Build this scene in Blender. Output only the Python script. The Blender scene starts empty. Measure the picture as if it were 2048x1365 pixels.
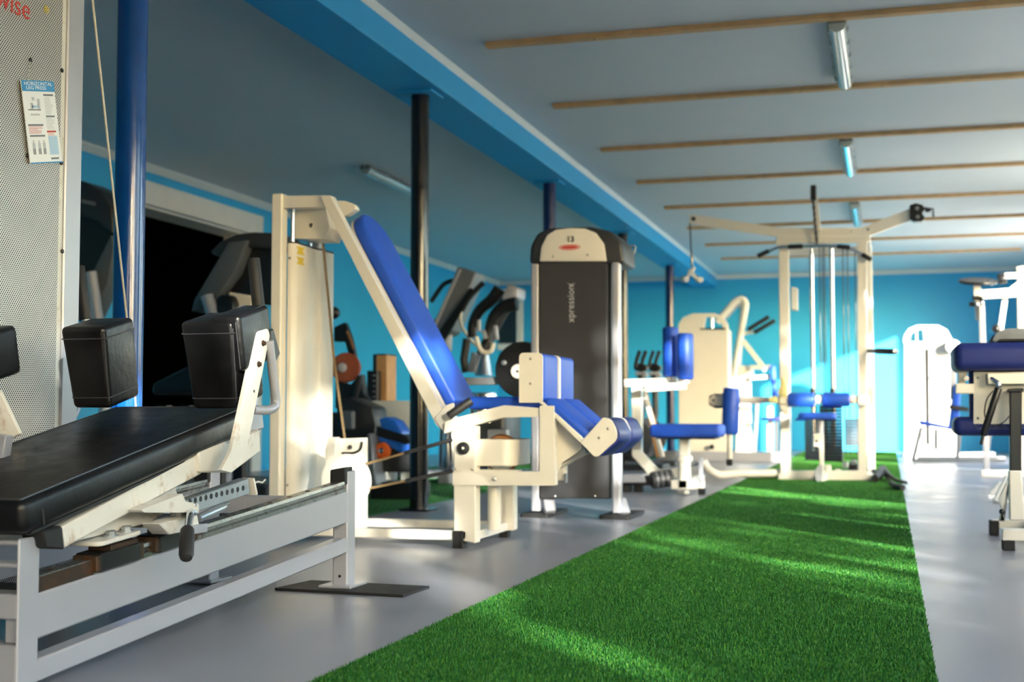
import bpy, bmesh, math, random
import numpy as np
from mathutils import Vector, Matrix

random.seed(7)
scene = bpy.context.scene
COL = scene.collection
PI = math.pi

# ------------------------------------------------------------------ camera
EYE = Vector((0.0, 0.0, 0.58))
FPX = 2600.0
PITCH = math.atan(142.5 / FPX)
YAW = math.atan(754.0 / FPX * math.cos(PITCH))
cam_data = bpy.data.cameras.new('camera')
cam = bpy.data.objects.new('camera', cam_data)
COL.objects.link(cam)
cam.location = EYE
cam.rotation_euler = (PI / 2 + PITCH, 0, YAW)
cam_data.sensor_fit = 'HORIZONTAL'
cam_data.sensor_width = 36.0
cam_data.lens = 36.0 * FPX / 2048.0
cam_data.clip_start = 0.05
cam_data.dof.use_dof = True
cam_data.dof.focus_distance = 3.55
cam_data.dof.aperture_fstop = 3.6
scene.camera = cam

# ------------------------------------------------------------------ light
world = bpy.data.worlds.new('world')
scene.world = world
world.use_nodes = True
wn = world.node_tree
for n in list(wn.nodes):
    wn.nodes.remove(n)
w_out = wn.nodes.new('ShaderNodeOutputWorld')
w_bg = wn.nodes.new('ShaderNodeBackground')
w_sky = wn.nodes.new('ShaderNodeTexSky')
w_sky.sky_type = 'NISHITA'
w_sky.sun_disc = False
w_sky.sun_elevation = math.radians(17)
w_sky.sun_rotation = math.radians(140)
w_sky.air_density = 1.0
w_sky.dust_density = 2.5
w_bg.inputs['Strength'].default_value = 1.75
wn.links.new(w_sky.outputs[0], w_bg.inputs['Color'])
wn.links.new(w_bg.outputs[0], w_out.inputs['Surface'])

sun_data = bpy.data.lights.new('sun', 'SUN')
sun_data.energy = 19.0
sun_data.angle = math.radians(0.9)
sun_data.color = (1.0, 0.93, 0.84)
sun = bpy.data.objects.new('sun', sun_data)
COL.objects.link(sun)
SUN_DIR = Vector((-0.60, 0.80, -0.225)).normalized()
sun.rotation_euler = SUN_DIR.to_track_quat('-Z', 'Y').to_euler()
sun.location = (8, -8, 6)

scene.view_settings.view_transform = 'Standard'
scene.view_settings.look = 'None'
scene.view_settings.gamma = 1.0
scene.view_settings.exposure = 0.82
scene.view_settings.use_curve_mapping = False
cy = scene.cycles
cy.max_bounces = 10
cy.diffuse_bounces = 6
cy.glossy_bounces = 4
cy.transmission_bounces = 6
cy.transparent_max_bounces = 8
cy.caustics_reflective = False
cy.caustics_refractive = False
cy.sample_clamp_indirect = 6.0
cy.use_denoising = True

# window openings in the right wall (y0, y1, z0, z1) and in the rear wall (x0, x1, z0, z1)
RIGHT_WINDOWS = [(-4.4, -1.9, 1.95, 2.58), (-1.3, 0.2, 0.90, 2.58), (0.75, 2.95, 0.70, 2.58), (3.5, 5.7, 0.70, 2.58), (6.8, 9.0, 0.45, 2.58),
                 (10.4, 12.6, 0.45, 2.58), (14.3, 17.3, 0.30, 2.58)]
REAR_WINDOWS = [(0.4, 1.7, 0.9, 2.3)]
XR, XL, YB, YF, ZC = 2.15, -6.02, 20.0, -5.0, 2.68
def portal(loc, rot, sx, sy):
    d = bpy.data.lights.new('window_portal', 'AREA')
    d.shape = 'RECTANGLE'; d.size = sx; d.size_y = sy
    d.cycles.is_portal = True
    o = bpy.data.objects.new('window_portal', d); COL.objects.link(o)
    o.location = loc; o.rotation_euler = rot
for (a, b, c, d) in RIGHT_WINDOWS:
    portal((XR + 0.2, (a + b) / 2, (c + d) / 2), (0, PI / 2, 0), d - c, b - a)
for (a, b, c, d) in REAR_WINDOWS:
    portal(((a + b) / 2, YF - 0.2, (c + d) / 2), (PI / 2, 0, 0), b - a, d - c)

# ------------------------------------------------------------------ measuring helpers (points of the real room from the survey photo)
_fw = Vector((-math.sin(YAW) * math.cos(PITCH), math.cos(YAW) * math.cos(PITCH), math.sin(PITCH)))
_rt = Vector((math.cos(YAW), math.sin(YAW), 0))
_up = _rt.cross(_fw)
def _ray(x, y):
    return _fw * FPX + _rt * (x - 1024.0) + _up * (682.5 - y)
def aY(x, y, Y):
    r = _ray(x, y); return EYE + r * (Y / r.y)
def aX(x, y, X):
    r = _ray(x, y); return EYE + r * (X / r.x)
def aZ(x, y, Z=0.0):
    r = _ray(x, y); return EYE + r * ((Z - EYE.z) / r.z)
def pY(pts, Y):
    return [aY(x, y, Y) for x, y in pts]
def pX(pts, X):
    return [aX(x, y, X) for x, y in pts]
V = Vector
UX, UY, UZ = V((1, 0, 0)), V((0, 1, 0)), V((0, 0, 1))

# ------------------------------------------------------------------ materials
def srgb(r, g, b):
    def f(c):
        c /= 255.0
        return c / 12.92 if c <= 0.04045 else ((c + 0.055) / 1.055) ** 2.4
    return (f(r), f(g), f(b), 1.0)

def mat(name, rgb, rough=0.5, metal=0.0, var=0.0, vscale=6.0, bump=0.0, bscale=60.0, coat=0.0, spec=0.5, rust=0.0, rust_rgb=(120, 70, 35)):
    m = bpy.data.materials.new(name); m.use_nodes = True
    nt = m.node_tree; N = nt.nodes; L = nt.links
    p = N['Principled BSDF']
    p.inputs['Base Color'].default_value = srgb(*rgb)
    p.inputs['Roughness'].default_value = rough
    p.inputs['Metallic'].default_value = metal
    p.inputs['Coat Weight'].default_value = coat
    p.inputs['Coat Roughness'].default_value = 0.12
    p.inputs['Specular IOR Level'].default_value = spec
    tc = N.new('ShaderNodeTexCoord')
    col_out = None
    if var > 0:
        no = N.new('ShaderNodeTexNoise'); no.inputs['Scale'].default_value = vscale
        no.inputs['Detail'].default_value = 5; no.inputs['Roughness'].default_value = 0.6
        L.new(tc.outputs['Object'], no.inputs['Vector'])
        mr = N.new('ShaderNodeMapRange')
        mr.inputs['From Min'].default_value = 0.3; mr.inputs['From Max'].default_value = 0.7
        mr.inputs['To Min'].default_value = 1 - var; mr.inputs['To Max'].default_value = 1 + var
        L.new(no.outputs['Fac'], mr.inputs['Value'])
        mx = N.new('ShaderNodeMix'); mx.data_type = 'RGBA'; mx.blend_type = 'MULTIPLY'
        mx.inputs['Factor'].default_value = 1.0
        mx.inputs[6].default_value = srgb(*rgb)
        L.new(mr.outputs['Result'], mx.inputs[7])
        col_out = mx.outputs[2]
        mr2 = N.new('ShaderNodeMapRange')
        mr2.inputs['From Min'].default_value = 0.3; mr2.inputs['From Max'].default_value = 0.7
        mr2.inputs['To Min'].default_value = max(0.02, rough - var * 0.4); mr2.inputs['To Max'].default_value = min(1, rough + var * 0.4)
        L.new(no.outputs['Fac'], mr2.inputs['Value']); L.new(mr2.outputs['Result'], p.inputs['Roughness'])
    if rust > 0:
        n2 = N.new('ShaderNodeTexNoise'); n2.inputs['Scale'].default_value = 14; n2.inputs['Detail'].default_value = 8
        n2.inputs['Roughness'].default_value = 0.7
        L.new(tc.outputs['Object'], n2.inputs['Vector'])
        cr = N.new('ShaderNodeMapRange'); cr.inputs['From Min'].default_value = 0.62 - rust * 0.2; cr.inputs['From Max'].default_value = 0.80 - rust * 0.2
        L.new(n2.outputs['Fac'], cr.inputs['Value'])
        m2 = N.new('ShaderNodeMix'); m2.data_type = 'RGBA'
        L.new(cr.outputs['Result'], m2.inputs['Factor'])
        if col_out is not None: L.new(col_out, m2.inputs[6])
        else: m2.inputs[6].default_value = srgb(*rgb)
        m2.inputs[7].default_value = srgb(*rust_rgb)
        col_out = m2.outputs[2]
    if col_out is not None:
        L.new(col_out, p.inputs['Base Color'])
    if bump > 0:
        nb = N.new('ShaderNodeTexNoise'); nb.inputs['Scale'].default_value = bscale; nb.inputs['Detail'].default_value = 4
        L.new(tc.outputs['Object'], nb.inputs['Vector'])
        bp = N.new('ShaderNodeBump'); bp.inputs['Strength'].default_value = bump; bp.inputs['Distance'].default_value = 0.004
        L.new(nb.outputs['Fac'], bp.inputs['Height']); L.new(bp.outputs['Normal'], p.inputs['Normal'])
    return m

M = {}
M['ceiling'] = mat('ceiling_paint', (205, 210, 212), 0.6, var=0.03, vscale=1.2, bump=0.06, bscale=40)
M['blue_wall'] = mat('blue_wall_paint', (44, 168, 222), 0.5, var=0.04, vscale=2.0, bump=0.05, bscale=60)
M['blue_beam'] = mat('blue_beam_paint', (30, 152, 212), 0.5, var=0.03, vscale=2.0, bump=0.05, bscale=60)
M['floor'] = mat('grey_vinyl', (142, 143, 153), 0.34, var=0.14, vscale=2.6, bump=0.05, bscale=160)
M['bright_white'] = mat('grey_white_coat', (196, 198, 200), 0.4, var=0.02)
M['white_trim'] = mat('white_trim', (222, 222, 218), 0.5, var=0.03)
M['batten'] = mat('raw_batten_wood', (196, 158, 112), 0.65, var=0.16, vscale=9, bump=0.15, bscale=40)
M['cream'] = mat('cream_powder_coat', (232, 226, 214), 0.36, var=0.025, vscale=4, coat=0.15)
M['cream_worn'] = mat('cream_worn_coat', (224, 219, 210), 0.38, var=0.03, vscale=6, rust=0.35, rust_rgb=(168, 132, 92), coat=0.1)
M['silver'] = mat('silver_grey_coat', (176, 177, 186), 0.36, metal=0.25, var=0.03, vscale=5, bump=0.02, bscale=200, coat=0.25)
M['silver_dark'] = mat('mid_grey_coat', (130, 133, 138), 0.4, metal=0.3, var=0.04)
M['rail_grey'] = mat('treadmill_grey', (84, 90, 97), 0.45, var=0.05)
M['chrome'] = mat('chrome', (215, 217, 220), 0.14, metal=1.0, var=0.04)
M['steel'] = mat('ground_steel', (158, 158, 156), 0.28, metal=0.9, var=0.12, vscale=14, rust=0.28, rust_rgb=(96, 62, 34))
M['rust'] = mat('rusty_steel', (66, 52, 40), 0.6, metal=0.5, var=0.3, vscale=20, rust=0.45, rust_rgb=(104, 62, 32))
M['zinc'] = mat('zinc_plate', (184, 190, 196), 0.32, metal=0.8, var=0.08, vscale=18, rust=0.06)
M['leather'] = mat('black_vinyl', (13, 13, 15), 0.36, var=0.2, vscale=16, bump=0.2, bscale=70, spec=0.4)
M['leather_seam'] = mat('black_piping', (58, 58, 62), 0.3)
M['rubber'] = mat('black_rubber', (24, 24, 25), 0.6, var=0.15, vscale=30, bump=0.15, bscale=200)
M['grip'] = mat('grip_rubber', (38, 37, 38), 0.55, var=0.08, vscale=40, bump=0.15, bscale=300)
M['black'] = mat('black_plastic', (20, 20, 22), 0.35, var=0.1)
M['black_gloss'] = mat('black_gloss_paint', (10, 10, 14), 0.16, var=0.2, vscale=20, bump=0.08, bscale=30, coat=0.4)
M['panel'] = mat('charcoal_panel', (54, 54, 57), 0.5, var=0.05, bump=0.04, bscale=150)
M['panel_dark'] = mat('dark_grey_plastic', (44, 46, 50), 0.42, var=0.06)
M['blue_pad'] = mat('royal_blue_vinyl', (34, 84, 198), 0.46, var=0.06, vscale=10, bump=0.08, bscale=120)
M['navy_pad'] = mat('navy_vinyl', (28, 42, 112), 0.42, var=0.08, vscale=10, bump=0.08, bscale=120)
M['blue_gloss'] = mat('blue_gloss_paint', (14, 74, 152), 0.12, var=0.1, vscale=14, bump=0.12, bscale=22, coat=0.5)
M['navy_gloss'] = mat('navy_gloss_paint', (14, 40, 96), 0.22, var=0.1, vscale=14, bump=0.1, bscale=22, coat=0.4)
M['cord'] = mat('tan_cord', (142, 118, 84), 0.7, var=0.25, vscale=80)
M['steel_cable'] = mat('steel_cable', (196, 188, 174), 0.4, metal=0.3, var=0.1, vscale=60)
M['yellow'] = mat('yellow_label', (226, 196, 40), 0.5, var=0.1)
M['red'] = mat('red_print', (204, 62, 48), 0.5)
M['white_card'] = mat('white_card', (240, 241, 244), 0.3, coat=0.3)
M['print_blue'] = mat('blue_print', (46, 142, 204), 0.4)
M['print_pale'] = mat('pale_blue_print', (176, 206, 232), 0.4)
M['print_grey'] = mat('grey_print', (120, 124, 132), 0.5)
M['print_light'] = mat('light_grey_print', (188, 192, 198), 0.5)
M['logo_grey'] = mat('pale_grey_print', (176, 178, 182), 0.5)
M['wood'] = mat('oak_veneer', (196, 148, 96), 0.5, var=0.14, vscale=12)
M['brown'] = mat('brown_leather', (138, 66, 42), 0.45, var=0.15, vscale=12)
M['orange'] = mat('orange_plastic', (214, 96, 34), 0.35)
M['olive_wheel'] = mat('varnished_wheel', (150, 104, 62), 0.4, var=0.2, vscale=20)
M['blue_plastic'] = mat('bright_blue_plastic', (32, 98, 204), 0.28, coat=0.3)
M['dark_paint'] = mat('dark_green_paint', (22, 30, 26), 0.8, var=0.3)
M['grey_cloth'] = mat('grey_cloth', (128, 132, 138), 0.9, var=0.15, vscale=20, bump=0.3, bscale=90)
M['towel'] = mat('yellow_white_towel', (222, 214, 150), 0.9, var=0.2, vscale=14, bump=0.4, bscale=80)
M['turf_base'] = mat('turf_backing', (20, 94, 40), 0.85, var=0.25, vscale=40, bump=0.5, bscale=260)
M['leaf'] = mat('screen_leaf', (52, 92, 40), 0.6, var=0.3)
M['paving'] = mat('outdoor_paving', (206, 200, 190), 0.8, var=0.1)

def perforated():
    m = bpy.data.materials.new('perforated_steel'); m.use_nodes = True
    nt = m.node_tree; N = nt.nodes; L = nt.links
    p = N['Principled BSDF']
    p.inputs['Metallic'].default_value = 0.35; p.inputs['Roughness'].default_value = 0.38
    tc = N.new('ShaderNodeTexCoord')
    P = 0.0086
    def grid(oy, oz):
        mp = N.new('ShaderNodeMapping'); mp.inputs['Scale'].default_value = (0, 1 / P, 1 / (P * 1.3))
        mp.inputs['Location'].default_value = (0.5, oy, oz)
        L.new(tc.outputs['Object'], mp.inputs['Vector'])
        fr = N.new('ShaderNodeVectorMath'); fr.operation = 'FRACTION'; L.new(mp.outputs[0], fr.inputs[0])
        sb = N.new('ShaderNodeVectorMath'); sb.operation = 'SUBTRACT'; sb.inputs[1].default_value = (0.5, 0.5, 0.5); L.new(fr.outputs[0], sb.inputs[0])
        sc = N.new('ShaderNodeVectorMath'); sc.operation = 'MULTIPLY'; sc.inputs[1].default_value = (0, 1, 1.3); L.new(sb.outputs[0], sc.inputs[0])
        ln = N.new('ShaderNodeVectorMath'); ln.operation = 'LENGTH'; L.new(sc.outputs[0], ln.inputs[0])
        return ln.outputs['Value']
    mn = N.new('ShaderNodeMath'); mn.operation = 'MINIMUM'
    L.new(grid(0, 0), mn.inputs[0]); L.new(grid(0.5, 0.5), mn.inputs[1])
    mr = N.new('ShaderNodeMapRange'); mr.inputs['From Min'].default_value = 0.25; mr.inputs['From Max'].default_value = 0.33
    L.new(mn.outputs[0], mr.inputs['Value'])
    no = N.new('ShaderNodeTexNoise'); no.inputs['Scale'].default_value = 3.5; L.new(tc.outputs['Object'], no.inputs['Vector'])
    cr = N.new('ShaderNodeMix'); cr.data_type = 'RGBA'
    cr.inputs[6].default_value = srgb(206, 200, 196); cr.inputs[7].default_value = srgb(230, 226, 222)
    L.new(no.outputs['Fac'], cr.inputs['Factor'])
    mx = N.new('ShaderNodeMix'); mx.data_type = 'RGBA'
    mx.inputs[6].default_value = srgb(24, 24, 28); L.new(cr.outputs[2], mx.inputs[7]); L.new(mr.outputs[0], mx.inputs['Factor'])
    L.new(mx.outputs[2], p.inputs['Base Color'])
    bp = N.new('ShaderNodeBump'); bp.inputs['Strength'].default_value = 0.6; bp.inputs['Distance'].default_value = 0.002
    L.new(mr.outputs[0], bp.inputs['Height']); L.new(bp.outputs[0], p.inputs['Normal'])
    return m
M['perforated'] = perforated()

def turf_blade():
    m = bpy.data.materials.new('turf_blade'); m.use_nodes = True
    nt = m.node_tree; N = nt.nodes; L = nt.links
    p = N['Principled BSDF']; p.inputs['Roughness'].default_value = 0.55; p.inputs['Specular IOR Level'].default_value = 0.35
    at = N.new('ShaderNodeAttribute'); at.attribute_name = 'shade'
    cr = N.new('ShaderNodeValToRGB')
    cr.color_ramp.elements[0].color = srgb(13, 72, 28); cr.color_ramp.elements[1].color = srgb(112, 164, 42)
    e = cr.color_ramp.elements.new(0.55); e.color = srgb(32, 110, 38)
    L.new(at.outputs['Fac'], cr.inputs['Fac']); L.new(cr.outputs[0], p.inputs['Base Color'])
    return m
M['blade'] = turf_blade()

def glass(name, tint, rough=0.02):
    m = bpy.data.materials.new(name); m.use_nodes = True
    nt = m.node_tree; N = nt.nodes; L = nt.links
    p = N['Principled BSDF']; N.remove(p)
    out = N['Material Output']
    tr = N.new('ShaderNodeBsdfTransparent'); tr.inputs[0].default_value = tint
    gl = N.new('ShaderNodeBsdfGlossy'); gl.inputs['Roughness'].default_value = rough
    lw = N.new('ShaderNodeLayerWeight')
    pw = N.new('ShaderNodeMath'); pw.operation = 'POWER'; pw.inputs[1].default_value = 5.0
    L.new(lw.outputs['Facing'], pw.inputs[0])
    fr = N.new('ShaderNodeMath'); fr.operation = 'MULTIPLY_ADD'; fr.inputs[1].default_value = 0.8; fr.inputs[2].default_value = 0.03
    L.new(pw.outputs[0], fr.inputs[0])
    mx = N.new('ShaderNodeMixShader')
    L.new(fr.outputs[0], mx.inputs[0]); L.new(tr.outputs[0], mx.inputs[1]); L.new(gl.outputs[0], mx.inputs[2])
    L.new(mx.outputs[0], out.inputs['Surface'])
    return m
M['glass'] = glass('window_glass', (0.94, 0.97, 0.96, 1))
M['diffuser'] = mat('clear_ribbed_diffuser', (176, 190, 190), 0.16, var=0.05, vscale=20, coat=0.6)
M['lamp_body'] = mat('lamp_grey_body', (120, 124, 126), 0.5)

# ------------------------------------------------------------------ mesh helpers
class MB:
    """collects shapes; build() links them as ONE mesh object"""
    def __init__(self):
        self.v = []; self.f = []
    def raw(self, vs, fs):
        k = len(self.v)
        self.v += [V(p) for p in vs]; self.f += [tuple(i + k for i in f) for f in fs]
        return self
    def bm(self, bm):
        bm.verts.index_update()
        return self.raw([v.co.copy() for v in bm.verts], [[v.index for v in f.verts] for f in bm.faces])
    def prism(self, pts, vec, bev=0.0, seg=1):
        vec = V(vec); pts = [V(p) for p in pts]
        nrm = V((0, 0, 0))
        for i in range(len(pts)):
            a, b = pts[i], pts[(i + 1) % len(pts)]
            nrm += a.cross(b)
        if nrm.dot(vec) > 0: pts = pts[::-1]
        n = len(pts)
        vs = pts + [p + vec for p in pts]
        fs = [tuple(range(n)), tuple(range(2 * n - 1, n - 1, -1))]
        fs += [(i, i + n, (i + 1) % n + n, (i + 1) % n) for i in range(n)]
        fs = [f[::-1] if k >= 2 else f for k, f in enumerate(fs)]
        if bev <= 0: return self.raw(vs, fs)
        bm = bmesh.new()
        bv = [bm.verts.new(p) for p in vs]
        for f in fs: bm.faces.new([bv[i] for i in f])
        bmesh.ops.recalc_face_normals(bm, faces=bm.faces[:])
        ed = [e for e in bm.edges if len(e.link_faces) == 2 and e.calc_face_angle(0) > 0.35]
        bmesh.ops.bevel(bm, geom=ed, offset=bev, segments=seg, profile=0.5, affect='EDGES', clamp_overlap=True)
        self.bm(bm); bm.free()
        return self
    def box(self, lo, hi, bev=0.003, seg=1):
        lo, hi = V(lo), V(hi)
        a = V([min(lo[i], hi[i]) for i in range(3)]); b = V([max(lo[i], hi[i]) for i in range(3)])
        return self.prism([a, V((b.x, a.y, a.z)), V((b.x, b.y, a.z)), V((a.x, b.y, a.z))], V((0, 0, b.z - a.z)), bev, seg)
    def beam(self, a, b, w, h, side=None, bev=0.004, seg=1):
        """rectangular bar from a to b; w along side, h along the other way"""
        a, b = V(a), V(b); d = (b - a)
        if side is None:
            side = UZ.cross(d) if d.normalized().cross(UZ).length > 0.05 else UX.copy()
        side = V(side); side = (side - d * (side.dot(d) / d.dot(d))).normalized()
        up = d.cross(side).normalized()
        return self.prism([a + side * sx * w / 2 + up * sz * h / 2 for sx, sz in ((-1, -1), (1, -1), (1, 1), (-1, 1))], d, bev, seg)
    def tube(self, pts, r, n=12, fillet=0.0, fs=5, caps=True, taper=None):
        pts = [V(p) for p in pts]
        if fillet > 0 and len(pts) > 2:
            q = [pts[0]]
            for i in range(1, len(pts) - 1):
                p = pts[i]; u = (pts[i - 1] - p); w = (pts[i + 1] - p)
                fl = min(fillet, u.length * 0.48, w.length * 0.48)
                A = p + u.normalized() * fl; B = p + w.normalized() * fl
                for k in range(fs + 1):
                    t = k / fs
                    q.append(A * (1 - t) ** 2 + p * 2 * t * (1 - t) + B * t * t)
            q.append(pts[-1]); pts = q
        m = len(pts); rings = []
        d0 = (pts[1] - pts[0]).normalized()
        s = d0.orthogonal().normalized()
        vs = []
        for i, p in enumerate(pts):
            if i == 0: d = (pts[1] - p).normalized()
            elif i == m - 1: d = (p - pts[-2]).normalized()
            else: d = ((pts[i + 1] - p).normalized() + (p - pts[i - 1]).normalized()).normalized()
            s = (s - d * s.dot(d)).normalized(); t = d.cross(s)
            rr = r if taper is None else r * (1 + (taper - 1) * i / (m - 1))
            for k in range(n):
                a = 2 * PI * k / n
                vs.append(p + (s * math.cos(a) + t * math.sin(a)) * rr)
        fsx = []
        for i in range(m - 1):
            for k in range(n):
                fsx.append((i * n + k, i * n + (k + 1) % n, (i + 1) * n + (k + 1) % n, (i + 1) * n + k))
        if caps:
            fsx.append(tuple(range(n - 1, -1, -1))); fsx.append(tuple((m - 1) * n + k for k in range(n)))
        return self.raw(vs, fsx)
    def lathe(self, o, axis, prof, n=24):
        """prof: (radius, distance along axis) pairs"""
        o = V(o); ax = V(axis).normalized(); s = ax.orthogonal().normalized(); t = ax.cross(s)
        vs = []; fs = []
        for r, z in prof:
            for k in range(n):
                a = 2 * PI * k / n
                vs.append(o + ax * z + (s * math.cos(a) + t * math.sin(a)) * max(r, 1e-5))
        for i in range(len(prof) - 1):
            for k in range(n):
                fs.append((i * n + k, i * n + (k + 1) % n, (i + 1) * n + (k + 1) % n, (i + 1) * n + k))
        fs.append(tuple(range(n - 1, -1, -1))); fs.append(tuple((len(prof) - 1) * n + k for k in range(n)))
        return self.raw(vs, fs)
    def cyl(self, a, b, r, n=20, bev=None):
        a, b = V(a), V(b); L = (b - a).length
        c = min(r * 0.25, L * 0.3) if bev is None else bev
        if c <= 0: return self.lathe(a, b - a, [(r, 0), (r, L)], n)
        return self.lathe(a, b - a, [(r - c, 0), (r - c * 0.3, c * 0.3), (r, c), (r, L - c), (r - c * 0.3, L - c * 0.3), (r - c, L)], n)
    def ball(self, c, r, n=16):
        k = 9
        return self.lathe(V(c) - UZ * r, UZ, [(r * math.sin(PI * i / k), r - r * math.cos(PI * i / k)) for i in range(k + 1)], n)
    def build(self, name, m, parent=None, angle=35):
        me = bpy.data.meshes.new(name)
        off = V((0, 0, 0)); q = parent
        while q is not None:
            off += q.location; q = q.parent
        me.from_pydata([tuple(p - off) for p in self.v], [], self.f)
        me.materials.append(M[m] if isinstance(m, str) else m)
        me.polygons.foreach_set('use_smooth', [True] * len(me.polygons))
        me.update()
        bm = bmesh.new(); bm.from_mesh(me); bmesh.ops.recalc_face_normals(bm, faces=bm.faces[:]); bm.to_mesh(me); bm.free()
        me.set_sharp_from_angle(angle=math.radians(angle))
        o = bpy.data.objects.new(name, me); COL.objects.link(o)
        if parent: o.parent = parent
        return o

def pad(m, c, ax, ay, az, sx, sy, sz, r, seg=4, taper=1.0):
    """upholstered block: centre c, axes, full sizes, corner radius; taper narrows the -az end along ax"""
    c, ax, ay, az = V(c), V(ax).normalized(), V(ay).normalized(), V(az).normalized()
    bm = bmesh.new(); vs = []
    for i in (-1, 1):
        for j in (-1, 1):
            for k in (-1, 1):
                tx = taper if k < 0 else 1.0
                vs.append(bm.verts.new(c + ax * i * sx / 2 * tx + ay * j * sy / 2 + az * k * sz / 2))
    idx = lambda i, j, k: vs[i * 4 + j * 2 + k]
    for f in [((0,0,0),(0,0,1),(0,1,1),(0,1,0)), ((1,0,0),(1,1,0),(1,1,1),(1,0,1)), ((0,0,0),(1,0,0),(1,0,1),(0,0,1)),
              ((0,1,0),(0,1,1),(1,1,1),(1,1,0)), ((0,0,0),(0,1,0),(1,1,0),(1,0,0)), ((0,0,1),(1,0,1),(1,1,1),(0,1,1))]:
        bm.faces.new([idx(*q) for q in f])
    bmesh.ops.recalc_face_normals(bm, faces=bm.faces[:])
    bmesh.ops.bevel(bm, geom=bm.edges[:], offset=r, segments=seg, profile=0.5, affect='EDGES', clamp_overlap=True)
    m.bm(bm); bm.free()
    return m

def rounded_poly(pts, r, n=4):
    """round the corners of a planar polygon; r one number or a list"""
    out = []
    k = len(pts); pts = [V(p) for p in pts]
    for i in range(k):
        ri = r[i] if isinstance(r, (list, tuple)) else r
        p = pts[i]; u = pts[i - 1] - p; w = pts[(i + 1) % k] - p
        if ri <= 0: out.append(p); continue
        fl = min(ri, u.length * 0.48, w.length * 0.48)
        A = p + u.normalized() * fl; B = p + w.normalized() * fl
        for j in range(n + 1):
            t = j / n
            out.append(A * (1 - t) ** 2 + p * 2 * t * (1 - t) + B * t * t)
    return out

def thing(name, label, cat, loc, group=None):
    o = bpy.data.objects.new(name, None); COL.objects.link(o)
    o.location = loc; o.empty_display_size = 0.1
    o['label'] = label; o['category'] = cat
    if group: o['group'] = group
    return o
def tag(o, label, cat, group=None, kind=None):
    o['label'] = label; o['category'] = cat
    if group: o['group'] = group
    if kind: o['kind'] = kind
    return o
def struct(o):
    o['kind'] = 'structure'; return o
def origin_to(o, p):
    """move a parentless mesh's origin"""
    p = V(p); o.data.transform(Matrix.Translation(-p)); o.location = p; return o
def copy_tree(o, parent=None):
    c = o.copy(); COL.objects.link(c); c.parent = parent
    for ch in list(o.children): copy_tree(ch, c)
    return c
def text(name, s, p, right, up, size, m, parent, depth=0.0006, align='LEFT', shear=0.0, sx=1.0, bold=0.0):
    cu = bpy.data.curves.new('lettering', 'FONT'); cu.body = s; cu.size = size; cu.extrude = depth
    cu.align_x = align; cu.shear = shear; cu.resolution_u = 3; cu.offset = bold
    t = bpy.data.objects.new('lettering', cu); COL.objects.link(t)
    bpy.context.view_layer.update()
    me = bpy.data.meshes.new_from_object(t.evaluated_get(bpy.context.evaluated_depsgraph_get()))
    bpy.data.objects.remove(t); bpy.data.curves.remove(cu)
    right, up = V(right).normalized(), V(up).normalized(); n = right.cross(up).normalized()
    off = V((0, 0, 0)); q = parent
    while q is not None:
        off += q.location; q = q.parent
    R = Matrix((right * sx, up, n)).transposed().to_4x4()
    me.transform(Matrix.Translation(V(p) - off) @ R)
    me.materials.clear(); me.materials.append(M[m])
    o = bpy.data.objects.new(name, me); COL.objects.link(o)
    if parent: o.parent = parent
    return o

# ------------------------------------------------------------------ the room
struct(MB().box((XL - 0.3, YF - 0.3, -0.12), (XR + 0.3, YB + 0.3, 0.0), 0).build('floor', 'floor'))
ceiling = struct(MB().box((XL - 0.3, YF - 0.3, ZC), (XR + 0.3, YB + 0.3, ZC + 0.15), 0).build('ceiling', 'ceiling'))
for k in range(12):                                     # timber battens screwed across the ceiling of the right bay
    y = 6.97 + 1.535 * (k - 4)
    b = MB().box((-2.17, y - 0.03, ZC - 0.030), (1.66, y + 0.03, ZC + 0.002), 0.003)
    bo = b.build('batten', 'batten', ceiling)
    s = MB()
    for j in range(8):
        s.lathe((-2.05 + j * 0.51, y + 0.006 * (-1) ** j, ZC - 0.0325), UZ, [(0.004, 0), (0.006, 0.002), (0.006, 0.004)], 8)
    s.build('screws', 'steel', bo)['kind'] = 'stuff'
# right wall with window openings
def wall_with_openings(name, axis, c0, c1, openings, a0, a1, m):
    """axis 'x': wall in the YZ plane between x=c0..c1; axis 'y': in the XZ plane"""
    w = MB()
    def bx(u0, u1, z0, z1):
        if u1 - u0 < 1e-4 or z1 - z0 < 1e-4: return
        if axis == 'x': w.box((c0, u0, z0), (c1, u1, z1), 0)
        else: w.box((u0, c0, z0), (u1, c1, z1), 0)
    u = a0
    for (p, q, z0, z1) in sorted(openings):
        bx(u, p, 0, ZC); bx(p, q, 0, z0); bx(p, q, z1, ZC); u = q
    bx(u, a1, 0, ZC)
    return struct(w.build(name, m))
wall_with_openings('wall_right', 'x', XR, XR + 0.3, RIGHT_WINDOWS, YF - 0.3, YB + 0.3, 'white_trim')
wall_with_openings('wall_rear', 'y', YF - 0.3, YF, REAR_WINDOWS, XL - 0.3, XR + 0.3, 'blue_wall')
struct(MB().box((XL - 0.3, YB, 0), (XR + 0.3, YB + 0.3, ZC), 0).build('wall_back', 'blue_wall'))
DOOR_Y0, DOOR_Y1, DOOR_Z = 9.55, 11.55, 2.34            # wide white framed doorway in the left wall
wall_with_openings('wall_left', 'x', XL - 0.3, XL, [(DOOR_Y0, DOOR_Y1, 0, DOOR_Z)], YF - 0.3, YB + 0.3, 'blue_wall')
nwin = 0
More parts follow.
